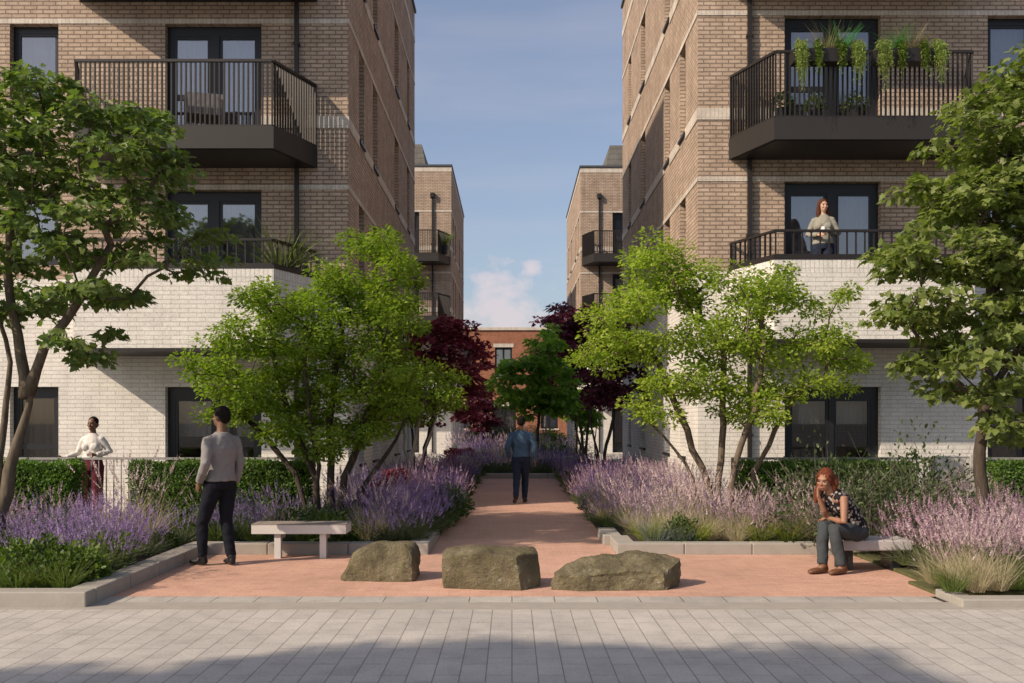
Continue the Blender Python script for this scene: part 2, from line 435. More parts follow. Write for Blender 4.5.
def apartment(xc, s, y0, z0, label, second=False, cap_band=13.2, group='tan brick apartment blocks'):
    root = empty('apartment_building', (xc, y0, z0), label, 'apartment building', group)
    LW, LD, H = 11.0, 12.25, 14.02
    F = Frame((0,0,0), (s,0,0), (0,-1,0))          # street front
    S = Frame((0,0,0), (0,1,0), (-s,0,0))          # side towards the path
    B = Frame((0,LD,0), (s,0,0), (0,1,0)); O = Frame((s*LW,0,0), (0,1,0), (s,0,0))
    door = (1.57, 3.31); win = (5.24, 6.12); win2 = (7.6, 9.4)
    FL = [3.75, 6.75, 9.75]
    GH = 2.25 - z0
    fops = [(door[0], door[1], 0.05, GH), (win[0], win[1], 0.55, GH), (win2[0], win2[1], .05, GH)]
    for z in FL:
        fops += [(door[0], door[1], z+.03, z+2.06), (win[0], win[1], z+.95-.25, z+2.06), (win2[0], win2[1], z+.03, z+2.06)]
    cols = [(1.27, 1.92), (3.2, 3.9), (7.1, 7.95), (10.05, 10.7)]
    sops = [(a, b, .8, 2.25) for a, b in cols] + [(a, b, z+.32, z+2.06) for z in FL for a, b in cols]
    bops = [(2, 3.2, z+.9, z+2.06) for z in FL]
    lo = MB(); hi = MB()
    for fr, L, ops in ((F, LW, fops), (S, LD, sops), (B, LW, bops), (O, LD, [])):
        panel(lo, fr, 0, L, 0, Z_BASE, [o for o in ops if o[2] < Z_BASE-.5 and o[3] < Z_BASE])
        # the first floor openings start below the colour change
        first = [o for o in ops if o[2] < Z_BASE <= o[3]]
        panel(hi, fr, 0, L, Z_BASE, H, [o for o in ops if o[3] > Z_BASE])
        if first:   # cut the white wall for them: rebuild that strip
            pass
    # white wall strip: rebuild with the first floor openings included
    lo = MB()
    for fr, L, ops in ((F, LW, fops), (S, LD, sops), (B, LW, bops), (O, LD, [])):
        panel(lo, fr, 0, L, 0, Z_BASE, [o for o in ops if o[2] < Z_BASE])
    hi.build('brick_wall', M['brick'], root); lo.build('white_brick_wall', M['white_brick'], root)
    # bands
    e = .014
    def band(za, zb, m='band', pr=e):
        mb = MB()
        segs = []
        cut = sorted([(o[0], o[1]) for o in fops if o[2] < zb and o[3] > za])
        u = -pr
        for a, b in cut + [(LW, LW)]:
            if a > u: mb = MB(); F.box(mb, u, a, .001, pr, za, zb); mb.build('stone_band', M[m], root)
            u = b
        cut = sorted([(o[0], o[1]) for o in sops if o[2] < zb and o[3] > za])
        u = 0.0
        for a, b in cut + [(LD, LD)]:
            if a > u: mb = MB(); S.box(mb, u, a, .001, pr, za, zb); mb.build('stone_band', M[m], root)
            u = b
    for z in FL:
        band(z+2.065, z+2.15)
    for z in FL[1:]: band(z+.18, z+.39)
    band(cap_band-.10, cap_band+.10)
    # roof, cap, penthouse
    mb = MB(); mb.prism([(0-s*.05,-.05),(s*(LW+.05),-.05),(s*(LW+.05),LD+.05),(-s*.05,LD+.05)], H, H+.10); mb.build('parapet_cap', M['roof'], root)
    mb = MB(); x0, x1, y0_, y1_ = 1.35, LW-1.3, 2.4, LD-1.5
    b_ = [(s*x0,y0_),(s*x1,y0_),(s*x1,y1_),(s*x0,y1_)]; t_ = [(s*(x0+.35),y0_+.35),(s*(x1-.35),y0_+.35),(s*(x1-.35),y1_-.35),(s*(x0+.35),y1_-.35)]
    vs = [(x,y,H+.1) for x,y in b_] + [(x,y,H+1.85) for x,y in t_]
    mb.add(vs, [(0,1,5,4),(1,2,6,5),(2,3,7,6),(3,0,4,7),(4,5,6,7)]); mb.build('penthouse', M['cladding'], root)
    # glazing on the front
    def door_panes(): return [(0, .47), (.53, 1)] if s < 0 else [(0, .47), (.53, 1)]
    for z in FL:
        glazed(root, F, (door[0], door[1], z+.03, z+2.06), 'balcony_door', [(0, .455), (.565, 1)], rail={(0 if s > 0 else 1): .75}, fw=.11,
               curtain='curtain', gap=(0, 1) if z > 5 else ((0, 1) if s < 0 else (0.0, 1)))
        glazed(root, F, (win[0], win[1], z+.70, z+2.06), 'window', [(0, 1)], curtain='curtain'); 
        glazed(root, F, (win2[0], win2[1], z+.03, z+2.06), 'balcony_door', [(0, .46), (.55, 1)])
    if second:
        glazed(root, F, (door[0], door[1], .05, GH), 'garden_door', [(0, .46), (.55, 1)], curtain='tan_blind')
    elif s < 0:
        glazed(root, F, (door[0], door[1], .05, GH), 'garden_door', [(0, .46), (.52, 1)], fw=.13, curtain='curtain', gap=(0.03, .97), drop=.42)
    else:
        glazed(root, F, (door[0], door[1], .05, GH), 'garden_door', [(0, .48), (.54, 1)], fw=.13, curtain='curtain_pale', gap=(.2, .97), drop=.34)
    glazed(root, F, (win[0], win[1], .55, GH), 'window', [(0, 1)], fw=.10, rail={0: .62}, curtain='tan_blind', gap=(.1, .8))
    glazed(root, F, (win2[0], win2[1], .05, GH), 'garden_door', [(0, .46), (.55, 1)])
    for o in sops:
        glazed(root, S, o, 'window', [(0, 1)], n=-.17, fw=.05, curtain='curtain'); sill(root, S, o)
    for o in bops: glazed(root, B, o, 'window', [(0, 1)])
    # downpipe with hopper
    mb = MB(); u = .92
    F.box(mb, u-.036, u+.036, .035, .105, .05, 12.55); mb.prism([(s*(u-.12), -.02), (s*(u+.12), -.02), (s*(u+.08), -.2), (s*(u-.08), -.2)], 12.5, 12.72)
    for z in np.arange(1.2, 12, 1.8): F.box(mb, u-.055, u+.055, .002, .11, z, z+.05)
    mb.build('downpipe', M['bronze'], root)
    # balconies
    D = 1.30
    sh = -.5 if second else 0.0
    wa, wb, fa, fb = .56+sh, 4.86+sh, 1.04+sh, 4.40+sh
    def trap(off=0.0): return [(s*(wa-off), -.002), (s*(fa-off), -D-off), (s*(fb+off), -D-off), (s*(wb+off), -.002)]
    def rail(par, zb, zt, spacing, bw, bd, top, base=None):
        mb = MB(); t = trap(-.03)
        pts = [Vector((*p, 0)) for p in t]
        pts[0].y = -.03; pts[3].y = -.03
        for i in range(3):
            p, q = pts[i], pts[i+1]; L = (q-p).length; n = max(2, round(L/spacing)); d = (q-p).normalized()
            for k in range(n+(1 if i == 2 else 0)):
                c = p + d*(L*k/n)
                mb.beam((c.x, c.y, zb), (c.x, c.y, zt-top*.5), bd, bw, up=d)
            mb.beam((p.x, p.y, zt-top/2), (q.x, q.y, zt-top/2), .055, top)
            if base: mb.beam((p.x, p.y, zb+base/2), (q.x, q.y, zb+base/2), .05, base)
        mb.build('railing', M['bronze'], par)
    for z in FL[1:]:
        mb = MB(); mb.prism(trap(), z-.54, z-.17)
        b = mb.build('balcony', M['bronze_fascia'], root)
        mb = MB(); mb.prism(trap(-.06), z-.548, z-.543); mb.build('soffit', M['frame'], b)
        rail(b, z-.17, z+.96, .080, .026, .030, .045, .03)
    # white brick bay carrying the first floor terrace
    mb = MB(); mb.prism(trap(), 2.86, 3.97); bay = mb.build('terrace_bay', M['white_brick'], root)
    mb = MB(); mb.prism(trap(), 3.972, 4.195); mb.build('soldier_course', M['white_soldier'], bay)
    mb = MB(); mb.prism(trap(.005), 2.80, 2.857); mb.build('soffit', M['bronze'], bay)
    mb = MB(); mb.prism(trap(.012), 4.198, 4.255); mb.build('coping', M['bronze'], bay)
    rail(bay, 4.255, 4.70, .15, .022, .03, .04, .03)
    return root

apt_l = apartment(-2.96, -1, 18.0, 0.0, 'tan and white brick apartment block beside the burgundy-trousered woman, behind the standing man in grey')
apt_r = apartment(3.36, 1, 18.0, 0.15, 'tan and white brick apartment block whose balcony carries trailing planters')
apt_l2 = apartment(-2.96, -1, 48.6, 0.0, 'far tan brick apartment block with a roof-top penthouse, seen past the red-leaved maple', True, 13.88)
apt_r2 = apartment(3.36, 1, 48.8, 0.0, 'far tan brick apartment block with a roof-top penthouse, seen above the purple-leaved maple', True, 13.88)

# red brick house closing the view
def red_house():
    r = empty('brick_house', (0, 76, 0), 'low red brick building with white coping closing the view at the end of the path', 'house')
    F = Frame((-9, 0, 0), (1,0,0), (0,-1,0))
    ops = []
    for u in (1.0, 4.6, 7.7, 11.2, 14.8): ops += [(u, u+1.3, 4.9, 7.2)]
    for u in (1.0, 4.6, 11.2, 14.8): ops += [(u, u+1.3, 1.0, 3.0)]
    ops.append((7.5, 9.3, .05, 2.7))
    mb = MB(); panel(mb, F, 0, 18, 0, 8.5, ops)
    mb.quad((-9,0,0),(-9,10,0),(-9,10,8.5),(-9,0,8.5)); mb.quad((9,0,0),(9,10,0),(9,10,8.5),(9,0,8.5)); mb.quad((-9,10,0),(9,10,0),(9,10,8.5),(-9,10,8.5))
    mb.build('wall', M['red_brick'], r)
    mb = MB(); mb.box(-9.1,9.1,-.1,10.1,8.5,8.72); mb.build('coping', M['band'], r)
    mb = MB(); mb.box(-9.0,9.0,0,10.0,8.45,8.49); mb.build('roof', M['roof'], r)
    for o in ops:
        glazed(r, F, o, 'entrance_door' if o[2] < .5 else 'window', [(0, .48), (.52, 1)], curtain='curtain')
        mb = MB(); F.box(mb, o[0]-.12, o[1]+.12, .002, .03, o[3]+.005, o[3]+.28); mb.build('lintel', M['band'], r)
    for o in ops:
        if o[2] > .5:
            mb = MB(); F.box(mb, o[0]-.1, o[1]+.1, -.05, .07, o[2]-.12, o[2]-.003); mb.build('window_sill', M['band'], r)
red_house()
# ------------------------------------------------------------------ ground
def sheet(name, x0, x1, y0, y1, z, m):
    mb = MB(); mb.quad((x0,y0,z),(x1,y0,z),(x1,y1,z),(x0,y1,z)); return tag(mb.build(name, m), kind='structure')
sheet('ground', -400, 400, -400, 400, -0.012, M['asphalt'])
sheet('road', -40, 40, -6, 8.66, 0.0, M['paver'])
mb = MB(); mb.box(-40, 40, 8.66, 8.985, -.01, .006); tag(mb.build('kerb_strip', M['concrete']), kind='structure')
sheet('sett_border', -3.9, 3.9, 8.986, 9.28, 0.004, M['sett'])
mb = MB()
mb.quad((-3.74,9.281,.004),(4.15,9.281,.004),(4.15,12.3,.004),(-3.74,12.3,.004))
mb.quad((-1.02,12.3,.004),(1.28,12.3,.004),(1.28,28.0,.004),(-1.02,28.0,.004))
tag(mb.build('path', M['terracotta']), kind='structure')
sheet('courtyard_paving', -14, 14, 17.2, 75.9, -0.004, M['patio'])
sheet('patio', -14, -2.9, 15.2, 17.99, 0.0, M['patio']).name = 'terrace_paving'
sheet('terrace_paving', 3.3, 14.5, 15.2, 17.99, 0.0, M['patio'])
# planting beds
def bed(poly, z=.10, m='soil', name='planting_bed'):
    mb = MB(); mb.prism(poly, -.01, z); return tag(mb.build(name, M[m]), kind='structure')
bed([(-14,8.95),(-3.97,8.95),(-3.97,12.41),(-1.25,12.41),(-1.25,14.0),(-1.02,14.02),(-1.02,28),(-2.955,28),(-2.955,18.0),(-2.955,15.19),(-14,15.19)])
bed([(1.5,12.41),(14,12.41),(14,15.19),(3.355,15.19),(3.355,28),(1.28,28),(1.28,14.0),(1.5,14.0)])
bed([(4.16,10.0),(3.98,10.0),(3.98,8.965),(14,8.95),(14,12.41),(4.16,12.41)], .035, 'moss')
bed([(-1.6,28.25),(1.8,28.25),(1.8,33.5),(-1.6,33.5)])
bed([(-2.6,38),(3.1,38),(3.1,44),(-2.6,44)])
bed([(-2.9,60),(3.2,60),(3.2,66),(-2.9,66)])
# kerbs
def kerb(segs, name='kerb'):
    mb = MB()
    for x0,x1,y0,y1,z in segs:
        mb.box(x0,x1,y0,y1,-.005,z)
    o = mb.build(name, M['concrete'])
    bv = o.modifiers.new('b', 'BEVEL'); bv.width = .012; bv.segments = 2
    return tag(o, kind='structure')
def run(x0, x1, y0, y1, z=.14, L=.9):
    out = []
    if x1-x0 > y1-y0:
        n = max(1, round((x1-x0)/L))
        for i in range(n): out.append((x0+(x1-x0)*i/n+.003, x0+(x1-x0)*(i+1)/n-.003, y0, y1, z))
    else:
        n = max(1, round((y1-y0)/L))
        for i in range(n): out.append((x0, x1, y0+(y1-y0)*i/n+.003, y0+(y1-y0)*(i+1)/n-.003, z))
    return out
kerb(run(-14,-3.74,8.74,8.96) + run(-3.98,-3.74,8.965,12.17) + run(-3.98,-1.02,12.175,12.40) + run(-1.27,-1.02,12.405,14.05))
kerb(run(1.28,4.6,12.175,12.40) + run(1.28,1.52,12.405,13.05) + run(1.20,1.44,13.06,14.0))
kerb(run(3.95,14,8.74,8.96,.075) + run(3.95,4.12,8.965,9.3,.075))
kerb(run(-1.7,1.9,28.02,28.24))
for x, lab in ((-1.35, 'low pale stone block at the far left end of the path'), (1.55, 'low pale stone block at the far right end of the path')):
    mb = MB(); mb.box(-.14,.14,-.14,.14,0,.5); mb.box(-.16,.16,-.16,.16,.5,.56)
    o = mb.build('stone_bollard', M['bench_stone'], loc=(x, 27.6, .09)); tag(o, lab, 'bollard')

# ------------------------------------------------------------------ benches
def bench_left():
    r = empty('bench', (-2.53, 12.0, .004), 'white framed bench with weathered timber top by the standing man', 'bench')
    w, d, zt = .56, .20, .41
    mb = MB(); mb.box(-w,w,-d,-d+.03,zt-.115,zt-.012); mb.box(-w,w,d-.03,d,zt-.115,zt-.012)
    mb.box(-w,-w+.03,-d+.03,d-.03,zt-.115,zt-.012); mb.box(w-.03,w,-d+.03,d-.03,zt-.115,zt-.012)
    mb.build('frame', M['bench_white'], r)
    mb = MB()
    for i in range(4):
        a = -d+.002+i*.0995; mb.box(-w+.07,w-.07,a,a+.092,zt-.03,zt)
    mb.box(-w,-w+.07,-d,d,zt-.011,zt+.002); mb.box(w-.07,w,-d,d,zt-.011,zt+.002)
    mb.build('seat', M['bench_wood'], r)
    for x in (-.26, .28):
        mb = MB(); mb.box(x-.038,x+.038,-d+.04,-d+.12,0,zt-.116); mb.box(x-.03,x+.03,-d+.121,d-.06,zt-.19,zt-.116)
        mb.build('leg', M['bench_white'], r)
bench_left()
def bench_right():
    r = empty('bench', (3.92, 11.02, .0), 'pale stone slab bench under the seated red-haired woman', 'bench')
    mb = MB(); mb.box(-.43,.43,-.22,.22,.23,.345)
    o = mb.build('seat', M['bench_stone'], r); bv = o.modifiers.new('b','BEVEL'); bv.width=.015; bv.segments=2
    for x in (-.25, .27):
        mb = MB(); mb.box(x-.05,x+.05,-.16,.16,.0,.229); mb.build('leg', M['frame'], r)
bench_right()

# ------------------------------------------------------------------ boulders
def boulder(loc, pts, label, seed, rough=.03, zs=1):
    bm = bmesh.new()
    for p in pts: bm.verts.new(p)
    bmesh.ops.convex_hull(bm, input=bm.verts)
    for v in [v for v in bm.verts if not v.link_faces]: bm.verts.remove(v)
    bmesh.ops.triangulate(bm, faces=bm.faces)
    from mathutils import noise as N
    off = Vector((seed*3.1, seed*1.7, seed))
    for it in range(5):
        bmesh.ops.subdivide_edges(bm, edges=bm.edges[:], cuts=1, use_grid_fill=True)
        if it in ((1, 2) if seed == 1 else (1,)): bmesh.ops.smooth_vert(bm, verts=bm.verts, factor=(.35 if seed == 1 else .18), use_axis_x=True, use_axis_y=True, use_axis_z=True)
        if it >= 1:
            amp = rough*(.75 if it == 1 else .5 if it == 2 else .26 if it == 3 else .13)
            sc = (2.6, 5.5, 12, 26)[it-1]
            bm.normal_update()
            for v in bm.verts:
                n = N.noise(v.co*sc + off)
                rid = 1-abs(N.noise(v.co*sc*.7 + off*2))*2
                v.co += v.normal*(amp*(n*1.3+rid*.35))
    me = bpy.data.meshes.new('boulder'); bm.to_mesh(me); bm.free()
    me.materials.append(M['rock']); me.polygons.foreach_set('use_smooth', [True]*len(me.polygons))
    try: me.set_sharp_from_angle(angle=math.radians(38))
    except Exception: pass
    o = link_mesh('boulder', me, loc=loc); o.scale = (1, 1, zs); tag(o, label, 'boulder')
    return o
# (x right, y away, z up) metres around the base centre
boulder((-1.36,10.32,.0), [(-.40,-.14,-.05),(-.36,.25,-.05),(.36,-.2,-.05),(.38,.28,-.05),(-.33,-.16,.16),(-.27,-.05,.30),(-.12,-.12,.365),(.26,-.12,.40),(.36,-.17,.30),(.33,.2,.41),(-.1,.25,.38),(-.32,.2,.25),(.40,.1,.2)],
        'rounded mossy boulder nearest the slatted bench', 1, .03, .94)
boulder((-.20,9.86,.0), [(-.47,-.12,-.05),(.30,-.27,-.05),(.48,.0,-.05),(.45,.28,-.05),(-.42,.28,-.05),(-.49,-.13,.33),(-.47,.22,.40),(.24,-.26,.37),(.27,-.22,.385),(.46,.0,.36),(.42,.24,.41),(-.1,-.2,.40),(0,.2,.43)],
        'flat-topped squarish boulder in the middle of the path mouth', 2, .022, .89)
boulder((1.02,9.88,.0), [(-.62,-.22,-.05),(-.3,-.3,-.05),(.45,-.26,-.05),(.62,-.02,-.05),(.5,.3,-.05),(-.5,.28,-.05),(-.62,-.2,.20),(-.40,.05,.30),(-.12,.08,.40),(.3,-.05,.35),(.62,-.06,.31),(.66,.1,.33),(.1,-.25,.24),(.45,-.24,.2),(.2,.28,.40),(-.35,-.28,.17)],
        'long low boulder with a broken stepped front face', 3, .040, .80)
# ------------------------------------------------------------------ leaves and trees
def tmpl_maple():
    """5-lobed leaf, unit length along +y, folded on the midrib (left half, right half)"""
    R = [(0,0,0),(.20,.02,.02),(.42,-.02,.03),(.30,.20,.04),(.58,.42,.02),(.30,.46,.05),(.24,.66,.03),(.0,1.0,-.06)]
    mid = [(0,.45,.0)]
    v = [(0,0,0),(0,1,-.06)] + [R[i] for i in range(1,7)] + [(-x,y,z) for x,y,z in R[1:7]]
    f = [(0,2,3,4,5,6,7,1), (0,1,13,12,11,10,9,8)]
    return np.array(v), f
def tmpl_oval():
    v = [(0,0,0),(0,1,-.1),(.26,.3,.07),(.24,.7,.03),(-.26,.3,.07),(-.24,.7,.03)]
    return np.array(v), [(0,2,3,1),(0,1,5,4)]
def tmpl_blade():
    v = [(0,0,0),(0,1,-.15),(.13,.35,.02),(-.13,.35,.02)]
    return np.array(v), [(0,2,1,3)]
MAPLE, OVAL, BLADE = tmpl_maple(), tmpl_oval(), tmpl_blade()

def norm(a): return a/np.maximum(np.linalg.norm(a, axis=1, keepdims=True), 1e-9)

def leaf_mesh(name, pos, axis, nrm, size, tm, mats, extra=None):
    """pos, axis (leaf direction), nrm (approx normal): (n,3); size (n,)"""
    T, F = tm; n = len(pos); k = len(T)
    y = norm(axis); x = norm(np.cross(y, nrm)); z = np.cross(x, y)
    V = pos[:,None,:] + size[:,None,None]*(T[None,:,0:1]*x[:,None,:] + T[None,:,1:2]*y[:,None,:] + T[None,:,2:3]*z[:,None,:])
    V = V.reshape(-1,3)
    lens = [len(f) for f in F]; flat = np.concatenate([np.array(f) for f in F])
    loops = (flat[None,:] + (np.arange(n)*k)[:,None]).reshape(-1)
    tot = np.tile(lens, n)
    me = bpy.data.meshes.new(name)
    ev, el, et = (np.zeros((0,3)), np.zeros(0,int), np.zeros(0,int)) if extra is None else extra
    Vall = np.concatenate([V, ev]) if len(ev) else V
    lall = np.concatenate([loops, el+len(V)]) if len(ev) else loops
    tall = np.concatenate([tot, et]) if len(ev) else tot
    me.vertices.add(len(Vall)); me.vertices.foreach_set('co', Vall.astype(np.float32).ravel())
    me.loops.add(len(lall)); me.loops.foreach_set('vertex_index', lall.astype(np.int32))
    me.polygons.add(len(tall))
    st = np.concatenate([[0], np.cumsum(tall)[:-1]])
    me.polygons.foreach_set('loop_start', st.astype(np.int32)); me.polygons.foreach_set('loop_total', tall.astype(np.int32))
    if not isinstance(mats, (list, tuple)): mats = [mats]
    for m in mats: me.materials.append(m)
    if len(mats) > 1:
        mi = np.concatenate([np.zeros(len(tot), int), np.ones(len(et), int)])
        me.polygons.foreach_set('material_index', mi.astype(np.int32))
    me.update(calc_edges=True); me.validate()
    return me

def pix(px, py, Y): return Vector(((px-512)*Y/996.0, Y, 1.65+(420-py)*Y/996.0))

def tree(name, label, cat, base, stems, lobes, ncl, per, tm, size, mats, cr=.3, flat=.5, twig=.006, mind=.28, seed=1, droop=.35, shell=.5, group=None, maxr=.09, up=.9, lowpen=.9):
    """base world point; stems: list of polylines (world points relative to base) with start radius;
       lobes: list of (centre, radii) relative to base"""
    rg = np.random.default_rng(seed)
    root = empty(name, base, label, cat, group)
    nodes = []; par = []; 
    stem_ix = []
    for pts, r in stems:
        pts = [Vector(p) for p in pts]; ids = []
        # densify
        P = []
        for a, b in zip(pts, pts[1:]):
            L = (b-a).length; n = max(2, int(L/.22))
            for i in range(n): P.append(a.lerp(b, i/n) + Vector(rg.normal(0,.012,3))*(1 if P else 0))
        P.append(pts[-1])
        for i, p in enumerate(P):
            nodes.append(np.array(p)); par.append(-1 if i == 0 else len(nodes)-2); ids.append(len(nodes)-1)
        stem_ix.append((ids, r))
    # cluster centres
    vol = np.array([l[1][0]*l[1][1]*l[1][2] for l in lobes])**.8; vol /= vol.sum()
    C = []; tries = 0
    while len(C) < ncl and tries < ncl*60:
        tries += 1
        l = lobes[rg.choice(len(lobes), p=vol)]
        d = rg.normal(size=3); d /= np.linalg.norm(d)
        p = np.array(l[0]) + d*np.array(l[1])*(rg.uniform()**(shell/1.5))
        if p[2] < .45: continue
        if C and np.min(np.linalg.norm(np.array(C)-p, axis=1)) < mind: continue
        C.append(p)
    C = np.array(C)
    NA = np.array(nodes)
    order = np.argsort(np.min(np.linalg.norm(C[:,None,:]-NA[None,:,:], axis=2), axis=1))
    paths = []; tips = []
    for ci in order:
        p = C[ci]; A = np.array(nodes)
        dv = p-A; dist = np.linalg.norm(dv, axis=1)
        cost = dist + np.where(dv[:,2] < 0, -dv[:,2]*1.3, 0) + lowpen*np.maximum(0, 1.35-A[:,2])
        j = int(np.argmin(cost)); a = A[j]; L = np.linalg.norm(p-a)
        n = max(2, int(L/.16)); ids = [j]
        ctrl = (a+p)/2 + np.array([0,0,.16*L]) + rg.normal(0,.09*L,3)
        for i in range(1, n+1):
            t = i/n; q = (1-t)**2*a + 2*t*(1-t)*ctrl + t*t*p + (rg.normal(0,.014,3) if i < n else 0)
            nodes.append(q); par.append(ids[-1]); ids.append(len(nodes)-1)
        paths.append(ids); tips.append((p, norm((p-a)[None])[0]))
    cnt = np.zeros(len(nodes))
    for ids in paths: cnt[ids[-1]] += 1
    for i in range(len(nodes)-1, -1, -1):
        if par[i] >= 0: cnt[par[i]] += cnt[i]
    rad = twig*np.maximum(cnt, .6)**.52
    rad = np.minimum(rad, maxr)
    mb = MB()
    for ids, r in stem_ix:
        n = len(ids); rr = [max(rad[i]*.9, r*(1-.75*k/max(1,n-1))) for k, i in enumerate(ids)]
        rr[0] *= 1.25
        mb.loft([nodes[i] for i in ids], rr, 9)
    for ids in paths:
        rr = [min(rad[ids[1]]*1.05, rad[ids[0]])] + [rad[i] for i in ids[1:]]
        mb.loft([nodes[i] for i in ids], rr, 6)
    mb.build('trunk', mats[0], root, smooth=True)
    # leaves
    cen = C.mean(axis=0)
    pos = []; ax = []; nm = []; sz = []
    for p, d in tips:
        n = int(per*rg.uniform(.55, 1.4))
        g = rg.normal(size=(n,3)); g = norm(g)*(rg.uniform(size=(n,1))**.45)
        o = g*np.array([cr, cr, cr*flat])*rg.uniform(.75, 1.25)
        # sag towards the rim like real sprays
        o[:,2] -= droop*(o[:,0]**2+o[:,1]**2)/max(cr,1e-3)*.6
        pos.append(p+o); 
        outw = norm(o*np.array([1,1,.4]) + d*.12*cr + rg.normal(0,.25*cr,(n,3)))
        outw[:,2] -= droop*rg.uniform(.3,1.4,n)
        ax.append(outw)
        nv = rg.normal(0,.5,(n,3)); nv[:,2] += up; nv += norm((p-cen)[None])*.35
        nm.append(nv); sz.append(size*rg.uniform(.6,1.25,n))
    me = leaf_mesh('crown', np.concatenate(pos), np.concatenate(ax), np.concatenate(nm), np.concatenate(sz), tm, mats[1])
    link_mesh('crown', me, root)
    return root

def lobes_px(base, Y, L, depth=None):
    out = []
    for px, py, rx, ry, *dy in L:
        c = pix(px, py, Y) - Vector(base) + Vector((0, dy[0] if dy else 0, 0)); k = Y/996
        out.append(((c.x, c.y, c.z), (rx*k, depth or (rx+ry)/2*k*1.1, ry*k)))
    return out

M['bark_dark'] = bark_mat('dark_bark', (0.075, 0.058, 0.045))
M['bark_olive'] = bark_mat('olive_bark', (0.13, 0.105, 0.075))
M['bark_brown'] = bark_mat('brown_bark', (0.15, 0.115, 0.085))
M['bark_pale'] = bark_mat('pale_bark', (0.32, 0.27, 0.22))
M['leaf_maple_l'] = leaf_mat('maple_leaf_dark', (0.075, 0.125, 0.032), (0.15, 0.195, 0.052), 0.36)
M['leaf_maple_r'] = leaf_mat('maple_leaf_olive', (0.12, 0.168, 0.04), (0.245, 0.29, 0.085), 0.38)
M['leaf_lime'] = leaf_mat('small_leaf_green', (0.115, 0.19, 0.018), (0.23, 0.305, 0.032), 0.46)
M['leaf_lime2'] = leaf_mat('small_leaf_lime', (0.19, 0.28, 0.03), (0.34, 0.41, 0.065), 0.48)
M['leaf_red'] = leaf_mat('red_maple_leaf', (0.13, 0.028, 0.045), (0.25, 0.055, 0.085), 0.4, (1.7, .7, .8))
M['leaf_purple'] = leaf_mat('purple_maple_leaf', (0.075, 0.022, 0.038), (0.15, 0.04, 0.062), 0.36, (1.6, .7, .8))
M['leaf_mid'] = leaf_mat('mid_green_leaf', (0.13, 0.24, 0.034), (0.235, 0.35, 0.06), 0.48)
M['hedge'] = leaf_mat('hedge_leaf', (0.06, 0.125, 0.02), (0.125, 0.215, 0.036), 0.3)

# left maple at the frame edge
b = (-5.72, 11.0, .1)
L = [(35,92,48,28),(-10,130,60,60),(95,140,58,32),(150,165,32,30),(25,190,80,36),(125,215,50,26),(190,235,20,24),(60,245,60,20),(-40,260,60,80),(95,290,34,10),(92,345,18,16),(165,262,34,14),(130,120,36,14),(20,300,30,16)]
tree('maple_tree', 'tall dark green maple with forked trunk at the left edge, beside the woman in burgundy', 'tree', b,
     [([(0,0,0),(.10,0,.75),(.30,.02,1.5),(.42,0,1.95)], .105), ([(.38,0,1.85),(.62,-.1,2.35),(.95,.05,2.9),(1.25,.1,3.5)], .062), ([(.36,.0,1.8),(.22,.1,2.5),(.10,.1,3.2),(.2,.0,4.1)], .07), ([(-.12,.3,0),(-.12,.35,1.1),(.0,.35,2.2),(-.25,.3,3.2)], .06)],
     lobes_px(b, 11.0, L, 1.0), 175, 56, MAPLE, .094, (M['bark_olive'], M['leaf_maple_l']), cr=.25, flat=.32, mind=.21, seed=3, droop=.45, maxr=.07)
# right maple
b = (5.42, 11.5, .1)
L = [(1036,62,26,24),(1004,98,30,16),(972,206,36,16),(1000,425,26,12),(1032,85,30,34),(1005,130,46,22),(962,133,30,12),(1015,190,62,32),(940,186,26,12),(925,250,40,18),(990,258,66,32),(892,262,20,9),(920,310,30,18),(990,325,66,34),(1060,260,60,140),(992,392,46,24),(1035,425,34,18),(950,360,30,16)]
tree('maple_tree', 'olive green maple with a dark trunk at the right edge, over the pink flowers', 'tree', b,
     [([(0,0,0),(.0,0,1.2),(.06,0,1.9),(.15,.05,2.8),(.2,0,4.2)], .085), ([(.05,0,1.7),(-.35,.1,2.1),(-.75,.1,2.6)], .04), ([(.05,0,1.8),(.5,.1,2.4),(.8,.1,3.2)], .04)],
     lobes_px(b, 11.5, L, 1.05), 220, 66, MAPLE, .100, (M['bark_dark'], M['leaf_maple_r']), cr=.27, flat=.34, mind=.20, seed=5, droop=.45, maxr=.07)
# left multi-stem
b = (-2.75, 14.3, .1)
Y = 14.3
L = [(380,244,36,16),(405,272,22,18),(332,278,20,12),(350,298,58,24),(272,305,34,18),(248,335,38,22),(330,345,78,34),(394,318,26,28),(214,365,24,18),(268,385,60,30),(355,395,66,34),(398,370,22,28),(232,412,28,14),(290,425,46,16),(350,432,34,14),(378,425,24,12),(315,452,22,8)]
tree('ornamental_tree', 'broad multi-stemmed green tree behind the slatted bench', 'tree', b,
     [([(0,0,0),(-.08,0,.7),(-.45,.0,1.6),(-.7,.1,2.5)], .06), ([(.12,.05,0),(.15,.1,.8),(.1,.1,1.7),(.3,.1,2.9)], .065), ([(.22,-.05,0),(.36,-.05,.7),(.62,.05,1.5),(.95,.1,2.5)], .055), ([(-.15,.1,0),(-.4,.15,.8),(-1.0,.1,1.5),(-1.4,.1,1.9)], .045), ([(.35,.1,0),(.62,.1,.6),(.95,.1,1.1),(1.3,.1,1.7)], .05), ([(-.05,-.1,0),(.02,-.25,.9),(-.1,-.4,1.7),(-.1,-.5,2.6)], .045)],
     lobes_px(b, Y, L, 1.15), 300, 160, OVAL, .060, (M['bark_dark'], M['leaf_lime']), cr=.23, flat=.6, mind=.19, seed=8, droop=.2, shell=.75)
